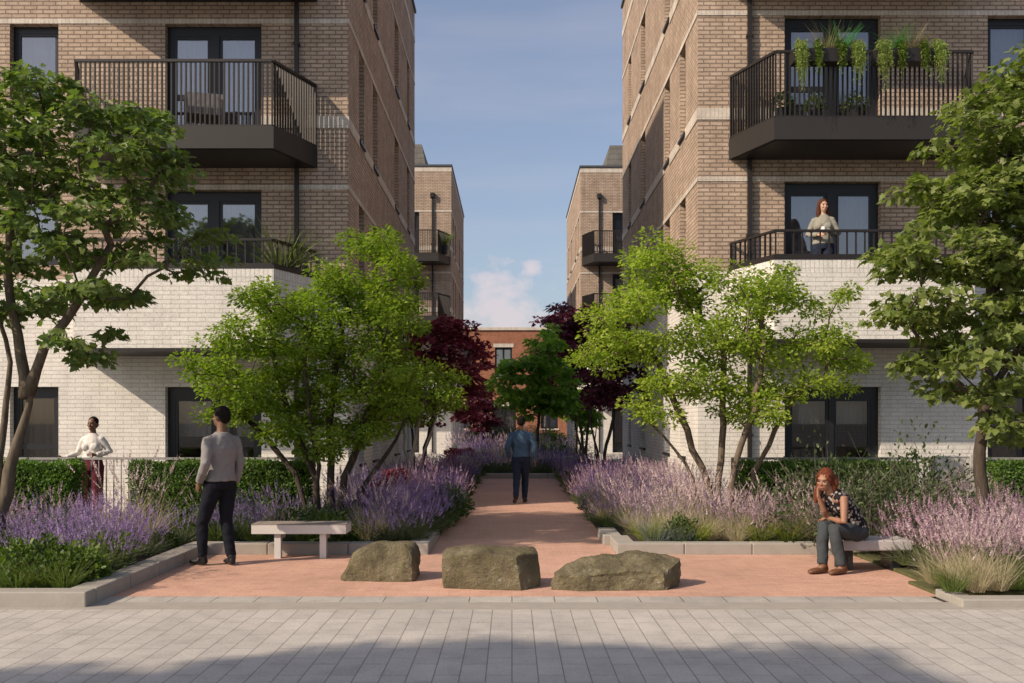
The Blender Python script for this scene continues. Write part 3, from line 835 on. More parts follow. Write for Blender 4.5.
# right multi-stem
b = (2.95, 14.3, .1)
L = [(655,258,32,22),(640,292,36,26),(690,285,34,24),(618,318,30,16),(742,298,44,30),(785,290,26,20),(720,340,54,30),(650,345,36,18),(602,352,26,24),(800,345,46,24),(845,360,26,14),(690,385,48,18),(770,388,50,20),(825,385,30,10),(750,412,36,12),(648,412,24,12),(825,300,12,10)]
tree('ornamental_tree', 'open multi-stemmed lime green tree in front of the right-hand apartment corner', 'tree', b,
     [([(-.05,0,0),(-.12,0,.6),(-.45,.0,1.4),(-.85,.0,2.4)], .05), ([(.05,.05,0),(.02,.05,.7),(.1,.1,1.5),(.1,.1,2.7)], .055), ([(.35,0,0),(.55,0,.8),(.95,.05,1.6),(1.3,.1,2.2)], .042), ([(.1,-.1,0),(.2,-.2,.9),(.45,-.3,1.7),(.6,-.3,2.6)], .045), ([(-.15,.1,0),(-.4,.2,.9),(-.9,.3,1.5),(-1.4,.3,1.9)], .035)],
     lobes_px(b, 14.3, L, .95), 240, 140, OVAL, .060, (M['bark_brown'], M['leaf_lime2']), cr=.22, flat=.72, mind=.17, seed=12, droop=.2, shell=.75)
# red maple
b = (-2.05, 22.5, .1)
L = [(440,335,36,20),(455,360,34,26),(415,350,36,26),(440,395,46,28),(400,395,36,24),(470,345,14,14)]
tree('japanese_maple', 'red-leaved Japanese maple left of the far end of the path', 'tree', b,
     [([(0,0,0),(.1,0,.9),(.35,0,1.9),(.4,0,2.8)], .05), ([(-.1,0,0),(-.2,.1,1),(-.3,.1,2)], .04)],
     lobes_px(b, 22.5, L, .9), 105, 70, MAPLE, .105, (M['bark_dark'], M['leaf_red']), cr=.28, flat=.35, mind=.2, seed=21)
# purple maples
b = (2.25, 25.0, .1)
L = [(612,345,22,20),(640,360,28,34),(625,330,18,12),(605,385,30,20),(655,395,20,18)]
tree('japanese_maple', 'smaller purple-leaved maple with thin curved stems in the right flower border', 'tree', b,
     [([(0,0,0),(-.12,0,.8),(-.28,0,1.5),(-.25,0,2.4)], .04), ([(.05,0,0),(.12,.1,.9),(.3,.1,1.6),(.4,.1,2.4)], .04), ([(-.05,-.1,0),(-.2,-.2,1.0),(-.1,-.2,1.8)], .03)],
     lobes_px(b, 25.0, L, .8), 70, 80, MAPLE, .10, (M['bark_dark'], M['leaf_purple']), cr=.28, flat=.35, mind=.22, seed=23)
b = (2.7, 37.0, .0)
L = [(560,318,26,14),(585,330,34,22),(560,350,30,20),(600,360,34,26),(570,385,36,24),(610,390,26,22),(545,372,16,14)]
tree('japanese_maple', 'larger purple-leaved maple rising behind the mid green young tree', 'tree', b,
     [([(0,0,0),(-.12,0,1.2),(-.32,0,2.2),(-.35,0,3.9)], .07), ([(.05,0,0),(.12,.1,1.3),(.3,.1,2.4),(.3,.1,3.8)], .06), ([(-.05,-.1,0),(-.4,-.2,1.6),(-1.0,-.2,2.9)], .05)],
     lobes_px(b, 37.0, L, 1.3), 130, 80, MAPLE, .15, (M['bark_dark'], M['leaf_purple']), cr=.42, flat=.38, mind=.3, seed=24)
# green tree at the end of the path
b = (.85, 32.0, .1)
L = [(545,338,16,16),(525,368,26,22),(552,380,28,28),(502,390,16,14),(530,400,32,16),(560,400,18,14)]
tree('young_tree', 'mid green young tree standing beyond the walking man', 'tree', b,
     [([(0,0,0),(0,0,1.2),(.05,0,2.4),(.05,0,4.0)], .06)],
     lobes_px(b, 32.0, L, .9), 75, 56, MAPLE, .17, (M['bark_dark'], M['leaf_mid']), cr=.34, flat=.45, mind=.22, seed=27)
# pale stemmed small tree
b = (-1.95, 19.0, .1)
L = [(430,380,32,16),(400,385,26,18),(445,400,22,12),(415,410,26,12)]
tree('birch_sapling', 'small pale-stemmed sapling with green leaves in the left flower border', 'tree', b,
     [([(0,0,0),(.05,0,.8),(.2,0,1.6),(.35,0,2.3)], .025), ([(-.05,0,0),(-.08,.05,.8),(-.15,.1,1.7)], .022), ([(.05,.05,0),(.25,.05,.9),(.5,.05,1.6)], .02)],
     lobes_px(b, 19.0, L, .6), 60, 80, OVAL, .07, (M['bark_pale'], M['leaf_lime']), cr=.24, flat=.5, mind=.18, seed=31)
# low tree in far right
b = (-1.6, 41.0, .0)
tree('young_tree', 'low dark purple tree half hidden behind the red Japanese maple', 'tree', b,
     [([(0,0,0),(0,0,1.0),(.05,0,2.4)], .05)], [((0,0,2.2),(.8,.8,.8)),((.4,0,1.6),(.6,.6,.5))], 50, 60, MAPLE, .15, (M['bark_dark'], M['leaf_purple']), cr=.3, flat=.45, mind=.22, seed=35)
b = (2.6, 40.0, .0)
tree('young_tree', 'low dark green tree before the far white garage-like ground floor', 'tree', b,
     [([(0,0,0),(0,0,1.2),(.05,0,2.6)], .05)], [((0,0,2.3),(.7,.7,.7)),((.3,0,1.7),(.6,.6,.5))], 50, 60, MAPLE, .15, (M['bark_dark'], M['leaf_mid']), cr=.3, flat=.45, mind=.22, seed=33)
# street tree behind the viewpoint: its crown throws the shade on the grey paving
b = (-10.2, -.05, 0)
tree('street_tree', 'street tree across the paving whose crown shades the foreground', 'tree', b,
     [([(0,0,0),(0,0,2.5),(.1,0,5.0),(.1,0,8.2)], .15)], [((0,0,7.9),(1.7,1.0,1.1)),((1.7,-.2,7.5),(1.3,.8,.9)),((-1.5,-.2,7.3),(1.2,.9,.9)),((2.3,0.1,8.0),(.8,.7,.7))], 260, 120, MAPLE, .15, (M['bark_dark'], M['leaf_maple_l']), cr=.42, flat=.5, mind=.25, seed=41)

# ------------------------------------------------------------------ hedges
def hedge(x0, x1, y0, y1, z1, label, seed):
    rg = np.random.default_rng(seed)
    W, D, H = x1-x0, y1-y0, z1-.1
    n = int((W*H*2 + W*D + D*H*2)*2300)
    P = []; Nn = []
    areas = np.array([W*H, W*D, D*H, D*H, W*H*.4]); fc = rg.choice(5, n, p=areas/areas.sum())
    u = rg.uniform(size=n); v = rg.uniform(size=n); dep = np.abs(rg.normal(0,.035,n))
    pos = np.zeros((n,3)); nr = np.zeros((n,3))
    bump = .025*np.sin(u*W*7+v*3)+.02*np.sin(v*9+u*W*3)
    for k, (f) in enumerate(range(5)):
        m = fc == f
        if f == 0: pos[m] = np.c_[u[m]*W, dep[m]-bump[m], v[m]*H]; nr[m] = (0,-1,.25)
        if f == 1: pos[m] = np.c_[u[m]*W, v[m]*D, H-dep[m]+bump[m]]; nr[m] = (0,0,1)
        if f == 2: pos[m] = np.c_[dep[m]-bump[m], u[m]*D, v[m]*H]; nr[m] = (-1,0,.25)
        if f == 3: pos[m] = np.c_[W-dep[m]+bump[m], u[m]*D, v[m]*H]; nr[m] = (1,0,.25)
        if f == 4: pos[m] = np.c_[u[m]*W, D-dep[m], v[m]*H]; nr[m] = (0,1,.25)
    stray = rg.uniform(size=n) < .04; pos[stray] += nr[stray]*rg.uniform(.02,.07,(stray.sum(),1))
    ax = rg.normal(0,.6,(n,3)); ax[:,2] += .5; ax += nr*.5
    nm = nr + rg.normal(0,.45,(n,3))
    i = .07
    cv = np.array([(i,i,0),(W-i,i,0),(W-i,D-i,0),(i,D-i,0),(i,i,H-i),(W-i,i,H-i),(W-i,D-i,H-i),(i,D-i,H-i)])
    cl = np.array([3,2,1,0,4,5,6,7,0,1,5,4,1,2,6,5,2,3,7,6,3,0,4,7]); ct = np.array([4]*6)
    me = leaf_mesh('hedge', pos, ax, nm, .042*rg.uniform(.7,1.3,n), OVAL, [M['hedge'], M['hedge_core']], (cv, cl, ct))
    o = link_mesh('hedge', me, loc=(x0, y0, .1)); tag(o, label, 'hedge')
M['hedge_core'] = plain('hedge_wood', (0.022, 0.030, 0.010), .95)
hedge(-9.2,-6.48,14.6,15.12,1.0,'clipped hedge block left of the woman in burgundy, at the left edge',1)
hedge(-5.62,-3.0,14.6,15.12,1.0,'long clipped hedge behind the standing man and the multi-stemmed tree',2)
hedge(3.38,5.9,14.6,15.12,1.0,'clipped hedge behind the seated woman and lime green tree',3)
hedge(7.15,9.4,14.6,15.12,1.0,'clipped hedge at the right edge beyond the dark maple trunk',4)

# ------------------------------------------------------------------ herbaceous plants
M['lav_green'] = leaf_mat('lavender_leaf', (0.075, 0.095, 0.050), (0.120, 0.140, 0.070), .25)
M['lav_dark'] = leaf_mat('salvia_leaf', (0.035, 0.060, 0.020), (0.065, 0.095, 0.030), .25)
M['fl_violet'] = leaf_mat('violet_flower', (0.255, 0.180, 0.340), (0.390, 0.295, 0.470), .3, (1.2, 1.0, 1.3))
M['fl_deep'] = leaf_mat('deep_violet_flower', (0.170, 0.110, 0.280), (0.270, 0.190, 0.390), .3, (1.2, 1.0, 1.3))
M['fl_pink'] = leaf_mat('lilac_pink_flower', (0.420, 0.270, 0.360), (0.560, 0.415, 0.460), .3, (1.2, 1.0, 1.1))
M['fl_pale'] = leaf_mat('pale_pink_flower', (0.560, 0.430, 0.440), (0.680, 0.560, 0.540), .3, (1.1, 1.0, 1.0))
M['straw'] = leaf_mat('straw_grass', (0.4, 0.35, 0.215), (0.56, 0.5, 0.34), 0.35, (1.2, 1.1, .8))
M['grass_green'] = leaf_mat('grass_blade', (0.085, 0.130, 0.030), (0.170, 0.210, 0.060), .35)
M['grass_lime'] = leaf_mat('lime_grass_blade', (0.190, 0.230, 0.040), (0.300, 0.320, 0.070), .35)
M['grass_blue'] = leaf_mat('blue_fescue_blade', (0.150, 0.180, 0.165), (0.230, 0.260, 0.240), .2, (1, 1, 1))
M['shrub_green'] = leaf_mat('shrub_leaf', (0.039, 0.077, 0.015), (0.083, 0.127, 0.026), .3)
M['shrub_bright'] = leaf_mat('bright_shrub_leaf', (0.100, 0.170, 0.020), (0.160, 0.230, 0.035), .35)
M['shrub_wisp'] = leaf_mat('wispy_brown_twigs', (0.13, 0.115, 0.095), (0.2, 0.175, 0.145), 0.2, (1, 1, 1))

def strips(V, F, p, d, L, w, bend, rg, seg=3):
    """append a bent blade: start p, dir d (unit), length L"""
    side = np.cross(d, rg.normal(size=3)); side /= max(np.linalg.norm(side), 1e-6)
    q = p.copy(); dd = d.copy(); b0 = len(V)
    for i in range(seg+1):
        ww = w*(1-i/seg*.85)
        V.append(q-side*ww/2); V.append(q+side*ww/2)
        dd = dd + np.array([d[0]*bend, d[1]*bend, -bend*.75])/seg; dd /= np.linalg.norm(dd)
        q = q + dd*L/seg
    for i in range(seg): F.append((b0+2*i, b0+2*i+1, b0+2*i+3, b0+2*i+2))
    return q, dd

def to_mesh(name, V, F, m):
    me = bpy.data.meshes.new(name); me.from_pydata([tuple(v) for v in V], [], F); me.materials.append(m); me.update(); return me

def floret(V, F, c, a, nrm, s, rg):
    t = np.cross(nrm, a); b0 = len(V)
    V += [c, c+nrm*s*.6+t*s*.45+a*s*.3, c+nrm*s+a*s*.7, c+nrm*s*.6-t*s*.45+a*s*.3]; F.append((b0,b0+1,b0+2,b0+3))

def make_spiky(kind, leaf, flower, h=.65, r=.2, n=75, spike=.16, fs=.02, lean=.45, nleaf=140, leafh=.3, seed=0, dens=22):
    rg = np.random.default_rng(seed); FV, FF, LV, LF = [], [], [], []
    for i in range(n):
        a = rg.uniform(0,2*PI); rr = r*math.sqrt(rg.uniform())
        p = np.array([rr*math.cos(a), rr*math.sin(a), 0.]); k = rr/r
        d = np.array([math.cos(a)*lean*k, math.sin(a)*lean*k, 1.]) + rg.normal(0,.08,3); d /= np.linalg.norm(d)
        L = h*rg.uniform(.62,1.16)*(1.08-.42*k*k)
        q, dd = strips(LV, LF, p, d, L, .006, .10*k, rg, 3)
        sp = spike*rg.uniform(.6,1.25)
        for j in range(dens):
            t = j/dens; c = q - dd*sp*(.72-t); an = rg.uniform(0,2*PI)
            nv = np.array([math.cos(an), math.sin(an), .25]); nv -= dd*nv.dot(dd)*.6; nv /= np.linalg.norm(nv)
            floret(FV, FF, c, dd, nv, fs*rg.uniform(.7,1.3)*(1.15-.75*t), rg)
    for i in range(nleaf):
        a = rg.uniform(0,2*PI); rr = r*1.05*math.sqrt(rg.uniform()); k = rr/r
        p = np.array([rr*math.cos(a), rr*math.sin(a), rg.uniform(0,.12)])
        d = np.array([math.cos(a)*k*.8, math.sin(a)*k*.8, .75]) + rg.normal(0,.3,3); d /= np.linalg.norm(d)
        strips(LV, LF, p, d, leafh*rg.uniform(.5,1.2), .016, .35, rg, 2)
    return to_mesh(kind, LV, LF, leaf), to_mesh('flower_spikes', FV, FF, flower)

def make_grass(kind, m, h=.6, r=.12, n=170, w=.007, bend=.8, plume=None, pn=26, seed=0):
    rg = np.random.default_rng(seed); V, F, PV, PF = [], [], [], []
    for i in range(n):
        a = rg.uniform(0,2*PI); rr = r*math.sqrt(rg.uniform())
        p = np.array([rr*math.cos(a), rr*math.sin(a), 0.])
        d = np.array([math.cos(a)*.42, math.sin(a)*.42, 1.]) + rg.normal(0,.16,3); d /= np.linalg.norm(d)
        strips(V, F, p, d, h*rg.uniform(.5,1.1), w, bend*rg.uniform(.4,1.2), rg, 4)
    if plume is not None:
        for i in range(pn):
            a = rg.uniform(0,2*PI); rr = r*math.sqrt(rg.uniform())
            p = np.array([rr*math.cos(a), rr*math.sin(a), 0.])
            d = np.array([math.cos(a)*.3, math.sin(a)*.3, 1.]) + rg.normal(0,.12,3); d /= np.linalg.norm(d)
            q, dd = strips(V, F, p, d, h*rg.uniform(1.0,1.45), .005, .18, rg, 3)
            for j in range(26):
                t = j/26; c = q - dd*.24*(.8-t); an = rg.uniform(0,2*PI)
                nv = np.array([math.cos(an), math.sin(an), .3]); floret(PV, PF, c, dd, nv*.7, .026*(1.1-.8*t)*rg.uniform(.6,1.3), rg)
    g = to_mesh(kind, V, F, m)
    return g, (to_mesh('plumes', PV, PF, plume) if plume is not None else None)

def make_shrub(kind, m, rx=.35, rz=.35, n=900, size=.05, tm=OVAL, seed=0, twig=0):
    rg = np.random.default_rng(seed)
    d = norm(rg.normal(size=(n,3))); d[:,2] = np.abs(d[:,2])
    lump = 1+.22*np.sin(d[:,0]*5+seed)*np.cos(d[:,1]*6+seed*2)+.12*np.sin(d[:,2]*9+d[:,0]*7)
    pos = d*(rg.uniform(.45,1.0,(n,1))**.6)*np.array([rx,rx,rz])*lump[:,None]; pos[:,2] += rz*.25*0+.02
    ax = d + rg.normal(0,.5,(n,3)); nm = d*.7 + rg.normal(0,.5,(n,3)) + np.array([0,0,.5])
    ex = None
    if twig:
        V, F = [], []
        for i in range(twig):
            a = norm(rg.normal(size=(1,3)))[0]; a[2] = abs(a[2])+.4; a /= np.linalg.norm(a)
            strips(V, F, np.array([0,0,0.])+rg.normal(0,.08,3)*np.array([1,1,0]), a, max(rx,rz)*rg.uniform(.7,1.25), .006, .2, rg, 3)
        ex = (np.array(V), np.array(F).ravel(), np.array([4]*len(F)))
        return leaf_mesh(kind, pos, ax, nm, size*rg.uniform(.6,1.3,n), tm, [m, M['shrub_wisp']], ex), None
    return leaf_mesh(kind, pos, ax, nm, size*rg.uniform(.6,1.3,n), tm, m), None

PL = {}
PL['lavender'] = [make_spiky('lavender', M['lav_green'], M['fl_violet'], .68, .24, 62, .17, .021, .55, 190, .34, s) for s in (1,2,3)]
PL['deep'] = [make_spiky('salvia', M['lav_dark'], M['fl_deep'], .66, .24, 62, .18, .021, .5, 190, .34, s) for s in (4,5,6)]
PL['pink'] = [make_spiky('pink_sage', M['lav_green'], M['fl_pink'], .74, .25, 60, .19, .023, .5, 190, .36, s) for s in (7,8,9)]
PL['pale'] = [make_spiky('gaura', M['lav_green'], M['fl_pale'], .70, .24, 50, .20, .023, .55, 160, .36, s) for s in (10,11)]
PL['feather'] = [make_grass('feather_grass', M['straw'], .62, .13, 200, .006, .75, M['fl_pale'], 26, s) for s in (12,13)]
PL['green_grass'] = [make_grass('tuft_grass', M['grass_green'], .48, .13, 190, .008, .8, None, 0, s) for s in (14,15)]
PL['lime_grass'] = [make_grass('lime_grass', M['grass_lime'], .42, .09, 130, .010, .7, None, 0, s) for s in (16,17)]
PL['blue'] = [make_grass('blue_fescue', M['grass_blue'], .30, .12, 240, .004, .7, None, 0, s) for s in (18,)]
PL['shrub'] = [make_shrub('low_shrub', M['shrub_green'], .34, .38, 1000, .055, OVAL, s) for s in (20,21)]
PL['bright'] = [make_shrub('bright_shrub', M['shrub_bright'], .26, .30, 650, .05, OVAL, s) for s in (22,)]
PL['wisp'] = [make_shrub('wispy_shrub', M['lav_dark'], .42, .62, 900, .035, OVAL, s, 220) for s in (23,24)]
PL['redshrub'] = [make_shrub('red_shrub', M['leaf_red'], .40, .42, 700, .07, MAPLE, 25)]
NAMES = dict(lavender='lavender', deep='salvia', pink='pink_sage', pale='gaura', feather='feather_grass', green_grass='tuft_grass', lime_grass='lime_grass',
             blue='blue_fescue', shrub='low_shrub', bright='bright_shrub', wisp='wispy_shrub', redshrub='red_shrub')
CATS = dict(lavender='lavender', deep='salvia', pink='flower', pale='flower', feather='grass plant', green_grass='grass plant', lime_grass='grass plant', blue='grass plant', shrub='shrub', bright='shrub', wisp='shrub', redshrub='shrub')
DESC = dict(lavender='violet lavender clump', deep='deep violet salvia clump', pink='lilac pink flower clump', pale='pale pink flower clump', feather='straw-coloured feather grass clump',
            green_grass='green arching grass tuft', lime_grass='lime yellow grass tuft', blue='blue-grey fescue tuft', shrub='low dark green leafy shrub', bright='low bright green leafy shrub', wisp='wispy brownish shrub', redshrub='low red-leaved shrub')
SCL = dict(lavender=.66, deep=.64, pink=.66, pale=.68, feather=.80, green_grass=.8, shrub=.85, wisp=.85)
def plant(kind, x, y, place, sc=1.0, z=.095):
    a, f = rnd.choice(PL[kind]); sc *= rnd.uniform(.72, 1.22)*SCL.get(kind, 1)
    o = link_mesh(NAMES[kind], a, loc=(x, y, z)); o.rotation_euler = (rnd.uniform(-.06,.06), rnd.uniform(-.06,.06), rnd.uniform(0, 6.28)); o.scale = (sc, sc, sc*rnd.uniform(.9,1.1))
    lab = DESC[kind] + ' ' + place; tag(o, lab, CATS[kind], DESC[kind] + 's ' + place)
    if f is not None: link_mesh('flower_spikes' if kind != 'feather' else 'plumes', f, o)
    return o
def scatter(x0, x1, y0, y1, n, mix, place, mind=.26, sc=1.0, vary=.5):
    pts = []; tries = 0; n = int(n*1.35); mind *= .8
    kinds = [k for k, w in mix]; ws = [w for k, w in mix]
    # patches: each kind gets its own drifts
    seeds = [(rnd.uniform(x0,x1), rnd.uniform(y0,y1), rnd.choices(kinds, ws)[0]) for _ in range(max(3, n//4))]
    while len(pts) < n and tries < n*40:
        tries += 1
        x, y = rnd.uniform(x0,x1), rnd.uniform(y0,y1)
        if any((x-a)**2+(y-b)**2 < mind**2 for a, b in pts): continue
        pts.append((x, y))
        k = min(seeds, key=lambda s: (s[0]-x)**2+(s[1]-y)**2)[2] if rnd.random() < vary+.25 else rnd.choices(kinds, ws)[0]
        plant(k, x, y, place, sc)

# left bed in front of the railing
P = 'in the bed left of the standing man'
scatter(-5.9,-4.15,10.0,11.9,26,[('lavender',8),('deep',1),('shrub',3)],P,.27,1.0)
scatter(-5.0,-4.1,9.05,9.9,13,[('shrub',5),('green_grass',3),('bright',2),('wisp',1),('lavender',1)],P,.24,.9,.2)
scatter(-6.9,-4.1,12.0,13.2,20,[('lavender',6),('pink',2),('shrub',5),('green_grass',2)],P,.3,.78,.2)
scatter(-7.6,-4.1,13.3,14.4,20,[('feather',2),('pink',2),('shrub',5),('green_grass',3),('lavender',1)],P,.32,.6,.2)
for x, y in ((-4.45,9.75),(-4.25,10.4),(-4.75,9.5),(-4.15,9.5)): plant('bright', x, y, P, 1.1)
for x, y in ((-4.85,12.6),(-4.7,12.9),(-5.1,13.1)): plant('feather', x, y, P, 1.25)
# behind the bench
P = 'in the bed behind the slatted bench'
scatter(-3.95,-1.3,12.6,13.1,16,[('deep',3),('shrub',3),('pink',2),('green_grass',4),('feather',1)],P,.26,.9,.2)
scatter(-4.0,-1.2,13.15,14.35,24,[('deep',4),('lavender',3),('feather',1),('shrub',4)],P,.3,.85,.3)
scatter(-1.75,-1.2,12.6,14.4,9,[('lavender',5),('deep',3)],P,.25,1.1)
# left of the path
P = 'along the left edge of the path'
scatter(-2.8,-1.05,14.4,17.6,46,[('deep',4),('lavender',3),('pink',4),('shrub',2)],P,.26,1.05)
scatter(-2.8,-1.05,17.6,22.0,46,[('deep',7),('lavender',2),('pink',1)],P,.3)
scatter(-2.8,-1.05,22.0,27.8,34,[('deep',6),('pale',3),('shrub',1)],P,.34)
plant('shrub', -1.22, 14.35, P, .95); plant('shrub', -1.12, 14.9, P, .7); plant('bright', -1.05, 14.7, P, .6)
plant('redshrub', -1.95, 16.4, 'in the left flower border', 1.0, .45)
# right of the path
P = 'along the right edge of the path'
scatter(1.35,3.2,14.2,17.6,48,[('pink',5),('lavender',3),('feather',4),('deep',2),('shrub',1),('green_grass',1)],P,.27,1.0,.2)
scatter(1.4,3.2,17.6,22.0,44,[('deep',5),('pink',3),('lavender',2)],P,.3)
scatter(1.4,3.2,22.0,27.8,32,[('deep',7),('pale',1),('shrub',1)],P,.34)
for y in (14.4,15.0,15.7,16.5,17.4): plant('green_grass', 1.42, y, P, .8)
# behind the right kerb
P = 'behind the kerb left of the seated woman'
scatter(1.65,4.5,12.6,13.1,20,[('feather',9),('pale',2),('green_grass',2),('lime_grass',2),('blue',1),('shrub',1),('pink',1)],P,.24,.88,.1)
scatter(1.6,4.9,13.1,14.4,34,[('pink',4),('feather',6),('pale',2),('lavender',2),('deep',2),('shrub',4),('bright',1)],P,.28,.76,.1)
for x in (2.3,3.15,3.5): plant('lime_grass', x, 12.62, P, 1.0)
for x, y in ((2.0,12.6),(2.15,12.55),(1.85,12.62)): plant('blue', x, y, P, 1.1)
# behind the right bench
P = 'behind the pale stone bench'
for x, y, s in ((4.35,12.0,1.1),(4.75,12.1,1.25),(5.1,12.4,1.2),(4.0,12.7,1.2),(4.5,12.9,1.3),(5.2,13.0,1.2),(5.6,13.4,1.2),(4.15,12.35,1.0),(6.0,13.8,1.2),(4.9,11.6,.95)): plant('wisp', x, y, P, s*1.6)
for x, y in ((4.6,11.3),(4.8,11.1),(4.75,11.5)): plant('shrub', x, y, P, .7)
# far right bed
P = 'in the bed at the right edge by the maple trunk'
scatter(4.35,5.6,9.55,11.0,26,[('pink',7),('green_grass',2),('pale',1)],P,.24,.95)
scatter(4.0,5.2,9.02,9.5,14,[('green_grass',5),('feather',1)],P,.2,.85)
scatter(5.0,6.6,11.1,13.0,14,[('pink',5),('shrub',2)],P,.3)
scatter(4.2,4.6,10.6,11.0,7,[('green_grass',1)],'on the mossy patch beside the stone bench',.12,.35)
# softened path edges
for y in np.arange(15.0, 27.5, .62):
    plant(rnd.choice(['green_grass','shrub','deep','lavender']), -1.02+rnd.uniform(-.08,.06), y, 'along the left edge of the path', .72)
    plant(rnd.choice(['green_grass','shrub','deep','pink']), 1.30+rnd.uniform(-.06,.08), y+.3, 'along the right edge of the path', .72)
# end of the path
P = 'in the bed closing the path'
scatter(-1.5,1.7,28.5,33.3,40,[('deep',5),('pale',3),('lavender',1)],P,.34,1.1)

P = 'in the courtyard bed beyond the end of the path'
scatter(-2.4,2.9,38.3,43.8,26,[('shrub',5),('deep',3),('wisp',2),('pale',2)],P,.5,1.7,.3)
for x, y in ((-1.6,34.2),(-.9,34.4),(-1.9,35.0)): plant('redshrub', x, y, 'behind the bed that closes the path', 1.3, 0)
P = 'below the red brick building'
scatter(-2.6,3.0,60.3,65.5,22,[('shrub',6),('bright',2),('wisp',2)],P,.7,2.6,.3)
# ------------------------------------------------------------------ railings
def metal_fence(x0, x1, y, zt, label, step=.115):
    r = empty('railing', (x0, y, 0), label, 'railing'); L = x1-x0
    mb = MB(); mb.box(0,L,-.02,.02,zt-.035,zt); mb.box(0,L,-.012,.012,.12,.15); mb.build('rails', M['railing'], r)
    mb = MB()
    for x in np.arange(.06, L-.03, step): mb.box(x-.007,x+.007,-.007,.007,.151,zt-.036)
    mb.build('bars', M['railing'], r)
    n = max(1, round(L/1.9))
    for i in range(n+1):
        mb = MB(); x = L*i/n; mb.box(x-.022,x+.022,.021,.065,0,zt-.002); mb.build('post', M['railing'], r)
metal_fence(-9.4,-3.05,15.3,1.075,'grey steel railing in front of the woman in burgundy')
metal_fence(3.40,6.48,15.3,1.075,'grey steel railing above the hedge behind the seated woman')
metal_fence(7.1,9.6,15.3,1.075,'grey steel railing above the hedge at the right edge')
mb = MB(); mb.box(-6.73,-6.61,15.16,15.26,0,1.05); mb.box(-6.74,-6.60,15.15,15.27,1.05,1.065); tag(mb.build('gate_post', M['frame']), 'dark square gate post beside the woman in burgundy', 'post')
mb = MB(); mb.box(6.5,7.0,15.25,15.33,0,1.08); mb.box(6.49,7.01,15.24,15.34,1.08,1.10); mb.box(7.01,7.07,15.22,15.34,0,1.12); tag(mb.build('garden_wall', M['panel']), 'pale rendered garden wall end between the two right-hand hedges', 'wall')
# ------------------------------------------------------------------ people
M['hair_black'] = plain('black_hair', (0.012, 0.010, 0.009), 0.95, 0, 0.3, 40, 0.4, .1)
M['hair_brown'] = plain('dark_brown_hair', (0.028, 0.018, 0.012), 0.6, 0, 0.3, 40, 0.4)
M['hair_auburn'] = plain('auburn_hair', (0.080, 0.030, 0.018), 0.8, 0, 0.5, 40, 0.6, .2)
M['hair_red'] = plain('rust_red_hair', (0.120, 0.033, 0.015), 0.8, 0, 0.55, 45, 0.7, .2)
M['grey_wool'] = cloth_mat('grey_wool', (0.22, 0.21, 0.205))
M['navy'] = cloth_mat('navy_trousers', (0.011, 0.012, 0.017))
M['denim_jacket'] = cloth_mat('blue_denim', (0.050, 0.090, 0.145))
M['dark_jeans'] = cloth_mat('dark_jeans', (0.018, 0.026, 0.048))
M['white_cotton'] = cloth_mat('white_cotton', (0.60, 0.57, 0.53), .06)
M['burgundy'] = cloth_mat('burgundy_cloth', (0.095, 0.018, 0.028))
M['olive_knit'] = cloth_mat('olive_knit', (0.25, 0.24, 0.20), .2, 40)
M['blue_jeans'] = cloth_mat('faded_jeans', (0.050, 0.057, 0.062), .35, 7)
M['spotted'] = cloth_mat('spotted_top', (0.016, 0.014, 0.016), .2, 20, .9, (0.30, 0.27, 0.25))
M['black_leather'] = plain('black_leather', (0.012, 0.011, 0.011), 0.4)
M['brown_leather'] = plain('brown_leather', (0.130, 0.058, 0.028), 0.5)
M['eye'] = plain('dark_eye', (0.02, 0.014, 0.012), 0.25)
M['lip'] = plain('lips', (0.30, 0.10, 0.085), 0.5)
M['ceramic'] = plain('white_ceramic', (0.80, 0.79, 0.77), 0.25)

def V3(*a): return Vector(a)
def arm_pts(a, b, c): return [a, a.lerp(b,.5), b, b.lerp(c,.45), c]

def hand(mb, w, d, palm_n, thumb_side, curl=.4, s=1.0):
    """w wrist, d hand direction, palm_n palm normal, thumb_side direction"""
    d = d.normalized(); n = (palm_n - d*palm_n.dot(d)).normalized(); t = d.cross(n)
    if t.dot(thumb_side) < 0: t = -t
    mb.loft([w-d*.02*s, w+d*.02*s, w+d*.055*s, w+d*.092*s], [(.026*s,.019*s),(.033*s,.018*s),(.041*s,.017*s),(.038*s,.013*s)], 10, side=t)
    for i, (o, L) in enumerate(((.030,.072),(.010,.082),(-.011,.076),(-.031,.058))):
        p = w + d*.088*s + t*o*s; c = curl*(1+.12*i)
        d1 = (d*math.cos(c*.6)+n*math.sin(c*.6)); d2 = (d*math.cos(c*1.5)+n*math.sin(c*1.5)); d3 = (d*math.cos(c*2.3)+n*math.sin(c*2.3))
        q = p+d1*L*.45*s; r = q+d2*L*.32*s; e = r+d3*L*.25*s
        mb.loft([p-d*.03*s, p, q, r, e], [.0085*s,.0092*s,.0085*s,.0078*s,.006*s], 8)
    p = w + d*.03*s + t*.030*s; d1 = (d*.72+t*.62+n*.2).normalized(); d2 = (d*.9+t*.25+n*.4).normalized()
    mb.loft([p-t*.015*s, p+d1*.035*s, p+d1*.035*s+d2*.03*s, p+d1*.035*s+d2*.052*s], [.014*s,.011*s,.0095*s,.007*s], 8)

